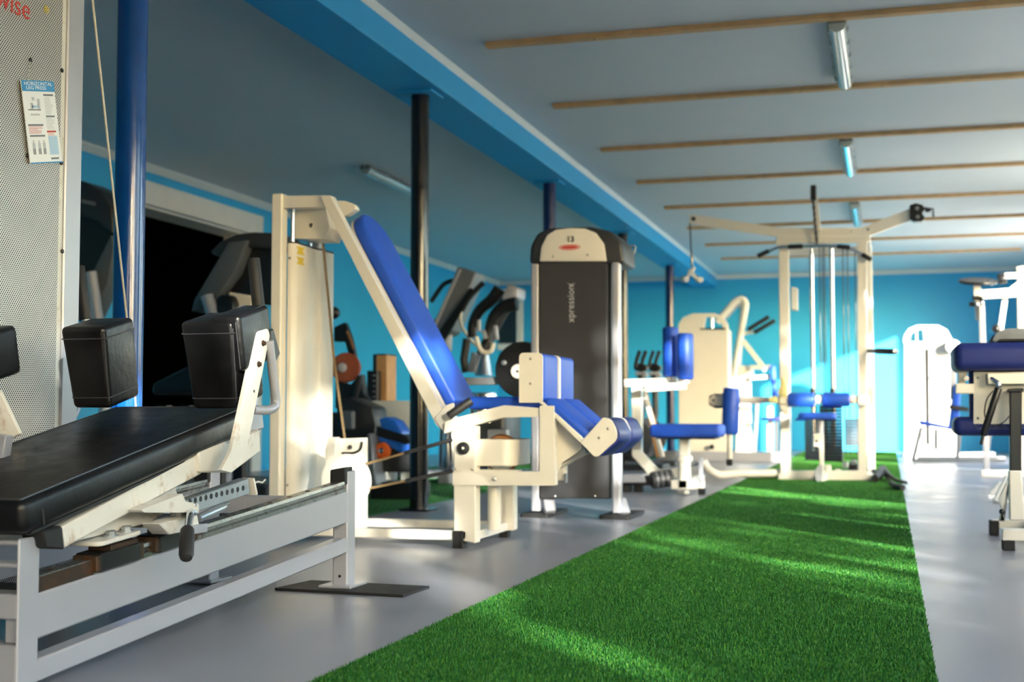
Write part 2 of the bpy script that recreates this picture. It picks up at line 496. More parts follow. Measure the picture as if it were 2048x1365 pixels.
def window_frame(axis, c, a, b, z0, z1, out):
    global nwin
    nwin += 1
    fr = MB(); t = 0.06
    def bx(u0, u1, v0, v1, d=0.07):
        if axis == 'x': fr.box((c - d / 2, u0, v0), (c + d / 2, u1, v1), 0.004)
        else: fr.box((u0, c - d / 2, v0), (u1, c + d / 2, v1), 0.004)
    bx(a, a + t, z0, z1); bx(b - t, b, z0, z1); bx(a, b, z0, z0 + t); bx(a, b, z1 - t, z1)
    bx((a + b) / 2 - t / 2, (a + b) / 2 + t / 2, z0, z1)
    f = struct(fr.build('window_%d' % nwin, 'white_trim'))
    for u0, u1 in ((a + t, (a + b) / 2 - t / 2), ((a + b) / 2 + t / 2, b - t)):
        g = MB()
        if axis == 'x': g.box((c - 0.004, u0, z0 + t), (c + 0.004, u1, z1 - t), 0)
        else: g.box((u0, c - 0.004, z0 + t), (u1, c + 0.004, z1 - t), 0)
        g.build('pane', 'glass', f)
for (a, b, c, d) in RIGHT_WINDOWS: window_frame('x', XR + 0.15, a, b, c, d, 1)
for (a, b, c, d) in REAR_WINDOWS: window_frame('y', YF - 0.15, a, b, c, d, -1)
# beam on columns
struct(MB().box((-2.86, YF, 2.494), (-2.52, YB, ZC), 0.006).build('trim_1', 'blue_beam'))
tr = MB(); tr.prism([V((-2.52, YF, ZC - 0.03)), V((-2.485, YF, ZC)), V((-2.52, YF, ZC))], (0, YB - YF, 0)); struct(tr.build('trim_2', 'white_trim'))
def cove(name, p, q, inward):
    m = MB(); p, q, i = V(p), V(q), V(inward)
    m.prism([p, p - UZ * 0.06, p - UZ * 0.06 + i * 0.012, p - UZ * 0.012 + i * 0.06, p + i * 0.06], q - p); return struct(m.build(name, 'white_trim'))
cove('trim_3', (XL, YF, ZC), (XL, YB, ZC), UX)
cove('trim_4', (XL, YB, ZC), (-2.86, YB, ZC), -UY)
cove('trim_5', (-2.52, YB, ZC), (XR, YB, ZC), -UY)
cove('trim_6', (XR, YB, ZC), (XR, YF, ZC), -UX)
COLS = [(-2.665, 4.16, 'blue_gloss', 'blue gloss steel column between the perforated tower and the dark doorway'),
        (-2.68, 7.27, 'black_gloss', 'black gloss steel column behind the blue padded leg curl machine'),
        (-2.69, 10.41, 'navy_gloss', 'navy steel column rising behind the domed charcoal tower'),
        (-2.70, 13.56, 'black_gloss', 'black steel column just behind the right edge of the charcoal tower'),
        (-2.71, 16.72, 'navy_gloss', 'farthest navy steel column behind the twin blue roller pads')]
for x, y, m, lab in COLS:
    c = thing('column', lab, 'column', (x, y, 0), 'steel columns under the blue beam')
    MB().cyl((x, y, 0.012), (x, y, 2.482), 0.055, 32, 0).build('shaft', m, c)
    MB().box((x - 0.11, y - 0.11, 2.482), (x + 0.11, y + 0.11, 2.494), 0.002).build('head_plate', 'blue_beam', c)
    MB().box((x - 0.09, y - 0.09, 0), (x + 0.09, y + 0.09, 0.012), 0.002).build('base_plate', m, c)
# doorway surround and the dark room behind
dr = MB(); x0 = XL
dr.box((XL - 0.02, DOOR_Y0 - 0.22, 0), (XL + 0.025, DOOR_Y0, DOOR_Z + 0.2), 0.004)
dr.box((XL - 0.02, DOOR_Y1, 0), (XL + 0.025, DOOR_Y1 + 0.20, DOOR_Z + 0.2), 0.004)
dr.box((XL - 0.02, DOOR_Y0, DOOR_Z), (XL + 0.025, DOOR_Y1, DOOR_Z + 0.2), 0.004)
dr.box((XL - 0.3, DOOR_Y0, 0), (XL - 0.02, DOOR_Y0 + 0.02, DOOR_Z), 0.002); dr.box((XL - 0.3, DOOR_Y1 - 0.02, 0), (XL - 0.02, DOOR_Y1, DOOR_Z), 0.002)
dr.box((XL - 0.3, DOOR_Y0, DOOR_Z - 0.02), (XL - 0.02, DOOR_Y1, DOOR_Z), 0.002)
struct(dr.build('door_1', 'white_trim'))
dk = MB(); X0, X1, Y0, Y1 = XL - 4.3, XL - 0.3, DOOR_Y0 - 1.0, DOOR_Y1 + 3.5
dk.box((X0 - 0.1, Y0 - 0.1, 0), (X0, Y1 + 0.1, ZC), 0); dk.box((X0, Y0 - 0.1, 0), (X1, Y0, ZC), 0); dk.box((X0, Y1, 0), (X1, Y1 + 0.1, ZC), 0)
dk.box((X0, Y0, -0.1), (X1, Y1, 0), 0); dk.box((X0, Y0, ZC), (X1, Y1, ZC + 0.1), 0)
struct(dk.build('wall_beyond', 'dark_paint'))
# small white framed dark window on the back wall of the left bay
wf = MB(); a, b = aY(978, 580, YB - 0.02), aY(1046, 700, YB - 0.02)
for (p, q) in (((a.x, a.z), (a.x + 0.1, b.z)), ((b.x - 0.1, a.z), (b.x, b.z)), ((a.x, a.z - 0.1), (b.x, a.z)), ((a.x, b.z), (b.x, b.z + 0.1))):
    wf.box((p[0], YB - 0.05, p[1]), (q[0], YB + 0.002, q[1]), 0.004)
w2 = struct(wf.build('window_%d' % (nwin + 1), 'white_trim'))
MB().box((a.x + 0.1, YB - 0.02, b.z + 0.1), (b.x - 0.1, YB - 0.004, a.z - 0.1), 0).build('pane', 'black_gloss', w2)
# outside: paving and an unseen leaf screen added to dapple the sun
struct(MB().box((XR + 0.3, YF - 12, -0.3), (XR + 30, YB + 6, -0.12), 0).build('ground_outside', 'paving'))
struct(MB().box((XL - 6, YF - 20, -0.3), (XR + 0.3, YF - 0.3, -0.12), 0).build('ground_rear', 'paving'))
def sun_screen(rows):
    """loose leafy hedge added outside the windows to block and dapple the sun, one object"""
    rng = np.random.default_rng(20); V_ = []; base = V((4.7, 0, -0.12))
    for (x, y, h, n) in rows:
        k = 46                                            # leaf clusters
        cc = np.stack([x + rng.normal(0, 0.42, k), y + rng.normal(0, 0.80, k), rng.uniform(0.05, h, k)], 1)
        c = cc[rng.integers(0, k, n)] + rng.normal(0, 0.17, (n, 3))
        c[:, 2] = np.clip(c[:, 2], -0.05, h + 0.3)
        u = rng.normal(size=(n, 3)); u /= np.linalg.norm(u, axis=1)[:, None]
        w = rng.normal(size=(n, 3)); w -= u * (u * w).sum(1)[:, None]; w /= np.linalg.norm(w, axis=1)[:, None]
        s = rng.uniform(0.06, 0.13, n)[:, None]
        V_.append(np.stack([c - u * s, c - w * s * 0.5, c + u * s, c + w * s * 0.5], 1).reshape(-1, 3))
    vs = np.concatenate(V_) - np.array(base); m = len(vs) // 4
    me = bpy.data.meshes.new('sun_screen'); me.from_pydata(vs.tolist(), [], np.arange(4 * m).reshape(m, 4).tolist())
    me.materials.append(M['leaf']); o = bpy.data.objects.new('sun_screen', me); COL.objects.link(o); o.location = base
    tag(o, 'loose leaf screen added outside the right windows to dapple the sun', 'sun_screen', None, 'stuff')
sun_screen(((4.6, -9.4, 3.5, 3000), (4.8, -7.8, 3.4, 3000), (4.6, -6.3, 3.5, 3300), (4.9, -4.7, 3.3, 3000), (4.7, -3.0, 3.4, 1050),
       (4.5, -1.2, 3.5, 1500), (4.9, 0.6, 3.3, 1700), (4.6, 2.4, 3.5, 1600), (4.8, 4.1, 3.4, 1500), (4.6, 5.8, 3.3, 1300), (4.8, 7.6, 3.0, 900)))  # row heights and leaf counts set by where sun should get through

# fluorescent fittings
def lamp(x, y0, y1, lab):
    t = thing('ceiling_light', lab, 'light', (x, (y0 + y1) / 2, ZC), 'fluorescent fittings on the ceiling')
    zt = ZC
    MB().prism(rounded_poly([V((x - 0.052, y0, zt - 0.03)), V((x + 0.052, y0, zt - 0.03)), V((x + 0.04, y0, zt)), V((x - 0.04, y0, zt))], 0.006), (0, y1 - y0, 0), 0.002).build('housing', 'lamp_body', t)
    prof = [V((x + 0.048 * math.cos(PI + PI * k / 10), y0 + 0.006, zt - 0.030 + 0.05 * math.sin(PI + PI * k / 10))) for k in range(11)]
    MB().prism(prof, (0, y1 - y0 - 0.012, 0)).build('diffuser', 'diffuser', t)
    for s in (-1, 1):
        for k in range(5):
            y = y0 + 0.12 + k * (y1 - y0 - 0.24) / 4
            MB().box((x + s * 0.050 - 0.006, y - 0.012, zt - 0.05), (x + s * 0.050 + 0.006, y + 0.012, zt - 0.016), 0.002).build('clip', 'zinc', t)
    e = MB()
    for yy, d in ((y0, -1), (y1, 1)):
        e.cyl((x, yy - 0.0 * d, zt - 0.016), (x, yy + 0.05 * d, zt - 0.016), 0.011, 10)
    e.build('cable_gland', 'lamp_body', t)
lamp(-0.235, 7.02, 8.32, 'grey fluorescent fitting on the ceiling nearest the viewer, between two battens')
lamp(-0.285, 10.15, 11.45, 'middle fluorescent fitting glinting pale blue above the lat tower')
lamp(-0.30, 13.28, 14.58, 'farthest fluorescent fitting of the right row behind the pulley arms')
lamp(-4.25, 10.18, 11.48, 'fluorescent fitting on the left bay ceiling beside the black column')

# ------------------------------------------------------------------ turf runner
def turf(name, lab, x0, x1, y0, y1, nblade, ynear, yfar):
    t = thing(name, lab, 'turf', ((x0 + x1) / 2, (y0 + y1) / 2, 0))
    MB().box((x0, y0, 0.0005), (x1, y1, 0.008), 0).build('backing', 'turf_base', t)
    rng = np.random.default_rng(3)
    n = nblade
    u = rng.random(n)
    y = ynear * (yfar / ynear) ** u                      # denser near the viewer
    x = x0 + (x1 - x0) * rng.random(n)
    h = 0.006 + 0.006 * rng.random(n); w = 0.0013 + 0.0008 * rng.random(n) + 0.00035 * (y - ynear)
    a = rng.random(n) * 2 * PI; lean = 0.007 * rng.random(n); b = rng.random(n) * 2 * PI
    P = np.zeros((n, 3, 3), dtype=np.float32)
    cx, cy_ = t.location.x, t.location.y
    P[:, 0, 0] = x - np.cos(a) * w; P[:, 0, 1] = y - np.sin(a) * w; P[:, 0, 2] = 0.006
    P[:, 1, 0] = x + np.cos(a) * w; P[:, 1, 1] = y + np.sin(a) * w; P[:, 1, 2] = 0.006
    P[:, 2, 0] = x + np.cos(b) * lean; P[:, 2, 1] = y + np.sin(b) * lean; P[:, 2, 2] = 0.006 + h
    P[:, :, 0] -= cx; P[:, :, 1] -= cy_
    me = bpy.data.meshes.new('blades')
    me.vertices.add(3 * n); me.vertices.foreach_set('co', P.ravel())
    me.loops.add(3 * n); me.loops.foreach_set('vertex_index', np.arange(3 * n, dtype=np.int32))
    me.polygons.add(n); me.polygons.foreach_set('loop_start', np.arange(0, 3 * n, 3, dtype=np.int32))
    me.update(calc_edges=True)
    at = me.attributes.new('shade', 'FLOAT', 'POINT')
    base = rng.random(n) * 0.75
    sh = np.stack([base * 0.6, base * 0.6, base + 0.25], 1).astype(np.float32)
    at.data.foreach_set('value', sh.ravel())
    me.materials.append(M['blade'])
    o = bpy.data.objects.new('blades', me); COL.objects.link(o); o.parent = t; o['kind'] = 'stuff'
    return t
TURF_L, TURF_R = -1.185, 0.09
turf('turf_runner', 'long green artificial turf strip running down the middle of the floor', TURF_L, TURF_R, 1.6, 19.7, 650000, 2.3, 19.6)

# ------------------------------------------------------------------ horizontal leg press (nearest, left)
FX = -1.705                                              # plane of the frame's near side
lp = thing('leg_press', 'large silver grey leg press with a long black padded bench and perforated steel tower', 'exercise machine', (-1.95, 3.1, 0))
PT = 0.045
SY = math.atan(0.073)
rail_dir = V((0, 1.0, 0.073)).normalized(); rail_up = V((0, -0.073, 1.0)).normalized()
def railz(y): return 0.2035 + 0.073 * (y - 2.345)
def side_beam(name, x):
    MB().prism([V((x, 2.30, railz(2.30))), V((x, 3.99, railz(3.99))), V((x, 3.99, railz(3.99) - 0.103)), V((x, 2.30, railz(2.30) - 0.095))], (-PT, 0, 0), 0.004).build(name, 'silver', lp)
def low_beam(name, x):
    MB().prism([V((x, 2.30, railz(2.30) - 0.136)), V((x, 3.99, railz(3.99) - 0.151)), V((x, 3.99, railz(3.99) - 0.200)), V((x, 2.30, railz(2.30) - 0.184))], (-PT, 0, 0), 0.004).build(name, 'silver', lp)
for x in (FX - 0.001, FX - 0.50):
    side_beam('rail_beam', x); low_beam('lower_beam', x)
# end posts
for x, top in ((FX, 0.388), (FX - 0.50, 0.388)):
    p = MB().box((x - 0.052, 3.955, 0.012), (x, 4.022, top), 0.004).build('end_post', 'silver', lp)
    MB().prism([V((x - 0.056, 3.938, top - 0.055)), V((x - 0.002, 3.938, top - 0.045)), V((x - 0.002, 4.0, top - 0.045)), V((x - 0.056, 4.0, top - 0.055))], (0, 0, 0.058), 0.003).build('end_stop', 'rubber', p)
    MB().cyl((x - 0.026, 3.953, 0.045), (x - 0.026, 3.957, 0.045), 0.005, 10).build('bolt_hole', 'black', p)
    MB().box((x - 0.085, 3.915, 0.009), (x + 0.03, 4.06, 0.018), 0.003).build('foot_plate', 'silver', lp)
for x in (FX, FX - 0.50):
    MB().box((x - 0.007, 2.282, 0.008), (x, 2.350, 0.322), 0.003).build('front_post', 'silver', lp)
    MB().box((x - 0.032, 2.338, 0.008), (x - 0.007, 2.350, 0.322), 0.001).build('post_web', 'silver', lp)
    MB().box((x - 0.09, 2.24, 0.0), (x + 0.03, 2.40, 0.010), 0.003).build('foot_plate', 'silver', lp)
# near end crossbars (four rungs)
for py0, py1 in ((1092, 1083), (1137, 1128), (1241, 1190), (1392, 1293)):
    z0, z1 = aY(30, py0, 2.285).z, aY(30, py1, 2.285).z
    MB().box((FX - 0.47, 2.283, z0), (FX - 0.004, 2.345, z1), 0.003).build('crossbar', 'silver', lp)
MB().box((FX - 0.47, 3.96, 0.24), (FX - 0.05, 4.01, 0.30), 0.003).build('crossbar', 'silver', lp)
# linear rails on the beams
for x in (FX - 0.022, FX - 0.522):
    c0, c1 = V((x, 2.345, railz(2.345))), V((x, 3.95, railz(3.95)))
    w = 0.019
    prof = [(-w, 0), (w, 0), (w, 0.011), (w * 0.62, 0.015), (w * 0.62, 0.021), (w, 0.025), (w * 0.95, 0.034), (-w * 0.95, 0.034), (-w, 0.025), (-w * 0.62, 0.021), (-w * 0.62, 0.015), (-w, 0.011)]
    r = MB().prism([c0 + UX * a + rail_up * b for a, b in prof], c1 - c0).build('linear_rail', 'steel', lp)
    for k in range(12):
        y = 2.42 + k * 0.128
        c = V((x, y, railz(y))) + rail_up * 0.034
        MB().lathe(c, rail_up, [(0.0075, 0), (0.0075, 0.0012)], 10).build('rail_bolt_hole', 'rust', r)
    MB().prism([c0 + UX * a + rail_up * b - rail_dir * 0.004 for a, b in ((-w, 0), (w, 0), (w, 0.034), (-w, 0.034))], rail_dir * 0.004).build('rail_end', 'rust', r)
    MB().prism([c0 + UX * (w + 0.0005) + rail_up * 0.001, c0 + UX * (w + 0.0005) + rail_up * 0.033, c0 + UX * (w + 0.0005) + rail_up * 0.033 + rail_dir * 0.20, c0 + UX * (w + 0.0005) + rail_up * 0.001 + rail_dir * 0.20], (0.001, 0, 0)).build('rust_film', 'rust', r)
    # bearing blocks
    for y0, y1 in ((2.555, 2.72), (2.80, 2.97)):
        a = V((x, y0, railz(y0))) + rail_up * 0.024; b = V((x, y1, railz(y1))) + rail_up * 0.024
        bb = MB().beam(a, b, 0.066, 0.042, bev=0.003).build('bearing_block', 'black', lp)
        for q, s in ((a, -1), (b, 1)):
            MB().beam(q, q + rail_dir * 0.014 * s, 0.062, 0.036, bev=0.002).build('end_seal', 'rust', bb)
        MB().beam(a + rail_dir * 0.045 + rail_up * 0.026, b - rail_dir * 0.012 + rail_up * 0.026, 0.062, 0.012, bev=0.002).build('shim', 'rust', bb)
# sliding carriage
cz = lambda y: railz(y) + 0.062
cplate = MB().prism(rounded_poly([V((FX + 0.014, 2.545, cz(2.545))), V((FX + 0.014, 2.72, cz(2.72))), V((FX - 0.53, 2.72, cz(2.72))), V((FX - 0.53, 2.545, cz(2.545)))], 0.02), rail_up * 0.010, 0.002).build('carriage_plate', 'cream_worn', lp)
for x, y in ((FX - 0.012, 2.625), (FX - 0.012, 2.69), (FX - 0.512, 2.625), (FX - 0.512, 2.69)):
    c = V((x, y, cz(y) + 0.010))
    bo = MB().lathe(c, rail_up, [(0.018, 0), (0.018, 0.003), (0.013, 0.0035)], 20).build('washer', 'zinc', cplate)
    MB().lathe(c + rail_up * 0.003, rail_up, [(0.0122, 0), (0.0122, 0.009), (0.010, 0.011)], 6).build('bolt', 'zinc', cplate, 20)
MB().prism(rounded_poly([V((FX + 0.012, 2.80, cz(2.80))), V((FX + 0.012, 2.97, cz(2.97))), V((FX - 0.53, 2.97, cz(2.97))), V((FX - 0.53, 2.80, cz(2.80)))], 0.02), rail_up * 0.010, 0.002).build('carriage_plate', 'cream_worn', lp)
# bench frame
BX = -1.672                                              # right side of the bench
def bx(px, py): return aX(px, py, BX - 0.012)
bf = MB()
bf.prism([bx(122, 1056), bx(401, 908), bx(405, 948), bx(129, 1098)], (-0.05, 0, 0), 0.004)
bench_beam = bf.build('bench_beam', 'cream_worn', lp)
MB().prism([aX(p, q, BX - 0.009) for p, q in ((86, 1062), (126, 1052), (131, 1100), (92, 1097))], (-0.056, 0, 0), 0.004).build('beam_end_cap', 'rubber', lp)
off = V((-0.36, 0, 0))
MB().prism([p + off for p in (bx(122, 1056), bx(401, 908), bx(405, 948), bx(129, 1098))], (-0.05, 0, 0), 0.004).build('bench_beam', 'cream_worn', lp)
MB().prism([p + off * 0.14 for p in (bx(190, 1072), bx(385, 965), bx(395, 1010), bx(330, 1050), bx(190, 1085))], (-0.012, 0, 0), 0.002).build('gusset', 'cream_worn', lp)
# bench cushion
n0 = aX(44, 1004, BX); n1 = aX(505, 812, BX)
bd = (n1 - n0).normalized(); bu = V((0, -bd.z, bd.y))
L = (n1 - n0).length
bc = (n0 + n1) / 2 - bu * 0.036 + V((-0.215, 0, 0))
bench = pad(MB(), bc, UX, bd, bu, 0.43, L, 0.072, 0.020, 4).build('bench_cushion', 'leather', lp, 60)
pp = MB()
q = [bc + UX * sx * 0.199 + bd * sy * (L / 2 - 0.016) + bu * 0.0345 for sx, sy in ((1, -1), (1, 1), (-1, 1), (-1, -1))]
pp.tube([q[0], q[1], q[2], q[3], q[0]], 0.0030, 6, fillet=0.03)
pp.build('piping', 'leather_seam', bench)
MB().tube([bc + UX * 0.2155 + bd * (-L / 2 + 0.06) + bu * 0.004, bc + UX * 0.2155 + bd * (-L / 2 + 0.06) + bu * -0.03], 0.0016, 6).build('corner_seam', 'leather_seam', bench)
MB().beam(bc - bd * (L / 2 - 0.04) - bu * 0.041, bc + bd * (L / 2 - 0.02) - bu * 0.041, 0.40, 0.012, bev=0.003).build('bench_board', 'black', bench)
# arm from the bench frame to the side bracket
MB().prism([aX(p, q, BX + 0.002) for p, q in ((398, 906), (520, 858), (521, 905), (466, 946), (403, 946))], (-0.05, 0, 0), 0.005).build('bench_arm', 'cream_worn', lp)
MB().prism([aX(p, q, BX - 0.01) for p, q in ((490, 825), (525, 812), (530, 858), (470, 880))], (-0.04, 0, 0), 0.006).build('bench_arm_plate', 'silver', lp)
BRX = -1.602
br = MB()
pl = [aX(p, q, BRX) for p, q in ((514, 664), (536, 657), (540, 672), (500, 868), (486, 926), (463, 946), (442, 941), (462, 905))]
br.prism(rounded_poly(pl, [0.012, 0.012, 0.006, 0, 0.01, 0.006, 0.006, 0]), (-0.010, 0, 0), 0.002)
bracket = br.build('side_bracket', 'cream_worn', lp)
for px, py in ((526, 687), (517, 729)):
    c = aX(px, py, BRX)
    MB().lathe(c, UX, [(0.0085, 0), (0.0085, 0.0015), (0.006, 0.0018), (0.006, 0.007), (0.003, 0.0085)], 10).build('bracket_bolt', 'rust', bracket)
MB().lathe(aX(508, 783, BRX), UX, [(0.004, 0), (0.004, 0.0008)], 8).build('bracket_hole', 'black', bracket)
# grab tube and grip handles
GX = -1.60
g = MB().tube([aX(538, 682, GX), aX(553, 812, GX), aX(538, 822, GX), aX(506, 820, GX - 0.02)], 0.0125, 14, fillet=0.03).build('grab_tube', 'silver', lp)
MB().prism([aX(p, q, -1.60) for p, q in ((541, 660), (548, 658), (561, 708), (552, 726), (543, 700))], (-0.012, 0, 0), 0.003).build('pad_back_plate', 'panel_dark', lp)
for a, b in ((aY(157, 533, 3.42), aY(172, 640, 3.42)), (aY(507, 517, 3.42), aY(520, 640, 3.42))):
    h = MB().cyl(a, b, 0.0185, 20, 0.004).build('grip_handle', 'grip', lp)
    MB().tube([a.lerp(b, 0.9), b + (b - a).normalized() * 0.05, V((b.x + 0.01, 3.36, 0.56)), V((b.x + 0.01, 3.16, 0.535))], 0.0125, 12, fillet=0.05).build('handle_stem', 'silver', lp)
# shoulder pads
tilt = math.radians(14)
pz = V((0, -math.sin(tilt), math.cos(tilt))); py_ = V((0, math.cos(tilt), math.sin(tilt)))
def spad(c, w, d, h, tap):
    p = pad(MB(), c, UX, py_, pz, w, d, h, 0.014, 4, tap).build('shoulder_pad', 'leather', lp, 60)
    s = MB(); c = V(c)
    for zz in (h / 2 - 0.032, -h / 2 + 0.03):
        k = 1 if zz > 0 else tap
        q = [c + UX * sx * (w / 2 * k + 0.0006) + py_ * sy * (d / 2 + 0.0006) + pz * zz for sx, sy in ((1, -1), (1, 1), (-1, 1), (-1, -1))]
        s.tube([q[0], q[1], q[2], q[3], q[0]], 0.0016, 6, fillet=0.014)
    s.tube([c + UX * (w / 2 - 0.004) + py_ * (-d / 2 + 0.004) + pz * (h / 2 - 0.02), c + UX * (w / 2 * tap - 0.004) + py_ * (-d / 2 + 0.004) + pz * (-h / 2 + 0.02)], 0.002, 6)
    s.build('pad_seam', 'leather_seam', p)
    return p
lc = (aY(205, 652, 2.98) + aY(225, 802, 3.02)) / 2
spad(lc + V((-0.066, 0.075, 0.006)), 0.135, 0.150, 0.222, 0.86)
rc = (aY(470, 640, 3.02) + aY(480, 800, 3.06)) / 2
rp = spad(rc + V((-0.078, 0.075, 0.004)), 0.155, 0.155, 0.235, 0.86)
flap = MB()
fc = rc + V((-0.02, 0.075, 0.062))
pad(flap, fc + V((-0.005, 0.0, 0.0)), UX, py_, pz, 0.085, 0.176, 0.150, 0.013, 4)
fl = flap.build('pad_cover', 'leather', rp, 60)
fs_ = MB()
for sx in (-0.034, 0.026):
    q = [fc + UX * sx + py_ * -0.0885 + pz * z for z in (-0.066, 0.066)]
    fs_.tube(q + [fc + UX * sx + py_ * 0.08 + pz * 0.0765], 0.0016, 6, fillet=0.02)
fs_.build('cover_seam', 'leather_seam', rp)
# pad and bracket at the left edge
ep = aY(-28, 708, 2.75)
e = pad(MB(), ep, UX, py_, pz, 0.115, 0.12, 0.125, 0.014, 4, 0.95).build('side_pad', 'leather', lp, 60)
MB().prism([aY(p, q, 2.72) for p, q in ((-30, 790), (-2, 780), (40, 868), (2, 888))], (0, 0.012, 0), 0.002).build('side_bracket', 'cream_worn', lp)
MB().prism([aY(p, q, 2.6) for p, q in ((-14, 868), (12, 872), (2, 930), (-14, 936))], (0, 0.03, 0), 0.002).build('side_bracket', 'silver', lp)
# position adjuster: perforated bar, latch, lever with grip
AXX = -1.66
ab = MB().prism([aX(p, q, AXX) for p, q in ((358, 1006), (497, 957), (500, 988), (362, 1036))], (-0.03, 0, 0), 0.002).build('adjuster_bar', 'zinc', lp)
for k in range(11):
    t = k / 10
    MB().lathe(aX(380 + 106 * t, 1004 - 27 * t, AXX), UX, [(0.0072, -0.001), (0.0072, 0.0006)], 14).build('adjuster_hole', 'black', ab)
MB().beam(aX(496, 957, AXX - 0.015), aX(503, 990, AXX - 0.015), 0.036, 0.008, bev=0.001).build('adjuster_end', 'cream_worn', ab)
MB().tube([aX(503, 968, AXX - 0.015), aX(516, 964, AXX - 0.015), aX(524, 966, AXX - 0.015), aX(530, 960, AXX - 0.015)], 0.003, 6).build('end_wire', 'steel_cable', lp)
MB().prism(rounded_poly([aX(p, q, AXX + 0.015) for p, q in ((282, 1020), (365, 988), (372, 1004), (398, 1008), (398, 1026), (288, 1026))], 0.004), (-0.035, 0, 0), 0.002).build('latch_plate', 'cream_worn', lp)
MB().prism([aX(p, q, AXX + 0.012) for p, q in ((318, 1048), (395, 1030), (400, 1058), (340, 1070))], (-0.05, 0, 0), 0.002).build('latch_lower_plate', 'cream_worn', lp)
MB().box(aX(386, 1052, AXX + 0.02), aX(401, 1064, AXX + 0.0), 0.001).build('latch_tab', 'silver', lp)
MB().cyl(aX(396, 1038, AXX), aX(448, 1014, AXX), 0.0115, 16).build('spring_cylinder', 'zinc', lp)
MB().tube([aX(448, 1012, AXX), aX(456, 1008, AXX)], 0.005, 10).build('plunger_tip', 'zinc', lp)
LVX = -1.60
MB().tube([aX(381, 1024, AXX + 0.01), aX(380, 1032, LVX - 0.02), aX(374, 1066, LVX)], 0.0095, 14, fillet=0.01).build('lever_stem', 'chrome', lp)
MB().lathe(aX(381, 1022, AXX + 0.012), V((0, 0, -1)), [(0.016, 0), (0.017, 0.004), (0.013, 0.006), (0.013, 0.012)], 18).build('lever_collar', 'steel', lp)
a, b = aX(375, 1058, LVX), aX(372, 1120, LVX + 0.035)
MB().lathe(a, b - a, [(0.013, 0), (0.0165, 0.006), (0.0175, 0.03), (0.0175, (b - a).length - 0.016), (0.014, (b - a).length - 0.005), (0.006, (b - a).length)], 20).build('lever_grip', 'grip', lp)
MB().lathe(aX(389, 1013, AXX + 0.015), UZ, [(0.006, 0), (0.006, 0.006), (0.004, 0.008)], 8).build('lever_bolt', 'zinc', lp)
# black tread plate between the rails
MB().box((FX - 0.45, 2.40, 0.17), (FX - 0.07, 2.62, 0.182), 0.002).build('tread_plate', 'rubber', lp)
# weight tower with perforated shield
TX = -2.30
MB().box((TX - 0.012, 2.62, 0.10), (TX, 3.226, 2.02), 0.001).build('perforated_shield', 'perforated', lp)
MB().box((TX - 0.010, 3.226, 0.10), (TX - 0.001, 3.246, 2.02), 0.001).build('shield_edge', 'cream_worn', lp)
MB().box((TX - 0.05, 3.246, 0.0), (TX + 0.006, 3.325, 2.06), 0.004).build('tower_post', 'silver', lp)
MB().box((TX - 0.05, 2.54, 0.0), (TX + 0.006, 2.618, 2.06), 0.004).build('tower_post', 'silver', lp)
MB().box((TX - 0.48, 3.246, 0.0), (TX - 0.43, 3.325, 2.06), 0.004).build('tower_post', 'silver', lp)
MB().box((TX - 0.48, 2.54, 0.0), (TX - 0.43, 2.618, 2.06), 0.004).build('tower_post', 'silver', lp)
MB().box((TX - 0.48, 2.54, 2.06), (TX + 0.006, 3.325, 2.12), 0.004).build('tower_top', 'silver', lp)
for k in range(14):
    MB().box((TX - 0.36, 2.72, 0.12 + k * 0.05), (TX - 0.12, 3.14, 0.165 + k * 0.05), 0.003).build('weight_plate', 'black', lp)
for y in (2.82, 3.04):
    MB().cyl((TX - 0.24, y, 0.1), (TX - 0.24, y, 2.06), 0.012, 12, 0).build('guide_rod', 'chrome', lp)
for px, py in ((60, 120), (123, 141), (124, 503), (54, 312), (122, 326)):
    MB().lathe(aX(px, py, TX), UX, [(0.0065, 0), (0.0065, 0.003), (0.004, 0.005)], 12).build('shield_screw', 'black', lp)
tp = aX(3, 24, TX + 0.001)
text('shield_lettering', 'twise', tp + V((0, -0.052, 0.012)), UY, UZ, 0.082, 'red', lp, 0.0004, sx=1.0)
text('trademark', '®', aX(88, 24, TX + 0.001), UY, UZ, 0.03, 'yellow', lp, 0.0004)
ca = aX(181, -40, -2.24); cb = aX(270, 790, -2.29)
MB().tube([V((ca.x, ca.y - 0.01, 2.08)), ca, cb, cb + V((0.0, 0.02, -0.14))], 0.0036, 8).build('pull_cable', 'steel_cable', lp)

# instruction placard hanging on the shield
PX = TX + 0.006
c0, cu, cv = aX(40, 160, PX), aX(105, 163, PX), aX(62, 328, PX)
eu = (cu - c0); ev = (cv - c0); W = eu.length; H = ev.length
eu.normalize(); ev = (ev - eu * ev.dot(eu)).normalized()
pk = thing('instruction_placard', 'white instruction card with a blue header hanging on the perforated steel shield', 'sign', tuple(c0))
def at(u, v, d=0.0): return c0 + eu * (u * W) + ev * (v * H) + UX * d
def card(name, u0, v0, u1, v1, m, d0=0.003, d1=0.0036):
    return MB().prism([at(u0, v0, d0), at(u1, v0, d0), at(u1, v1, d0), at(u0, v1, d0)], UX * (d1 - d0)).build(name, m, pk)
card('board', 0, 0, 1, 1, 'white_card', 0, 0.003)
card('header', 0, 0, 1, 0.13, 'print_blue')
card('bottom_border', 0, 0.985, 1, 1.0, 'print_blue')
text('title', 'HORIZONTAL', at(0.07, 0.058, 0.0038), eu, -ev, 0.0142, 'white_card', pk, 0.0002, sx=1.42)
text('title', 'LEG PRESS', at(0.12, 0.108, 0.0038), eu, -ev, 0.0142, 'white_card', pk, 0.0002, sx=1.42)
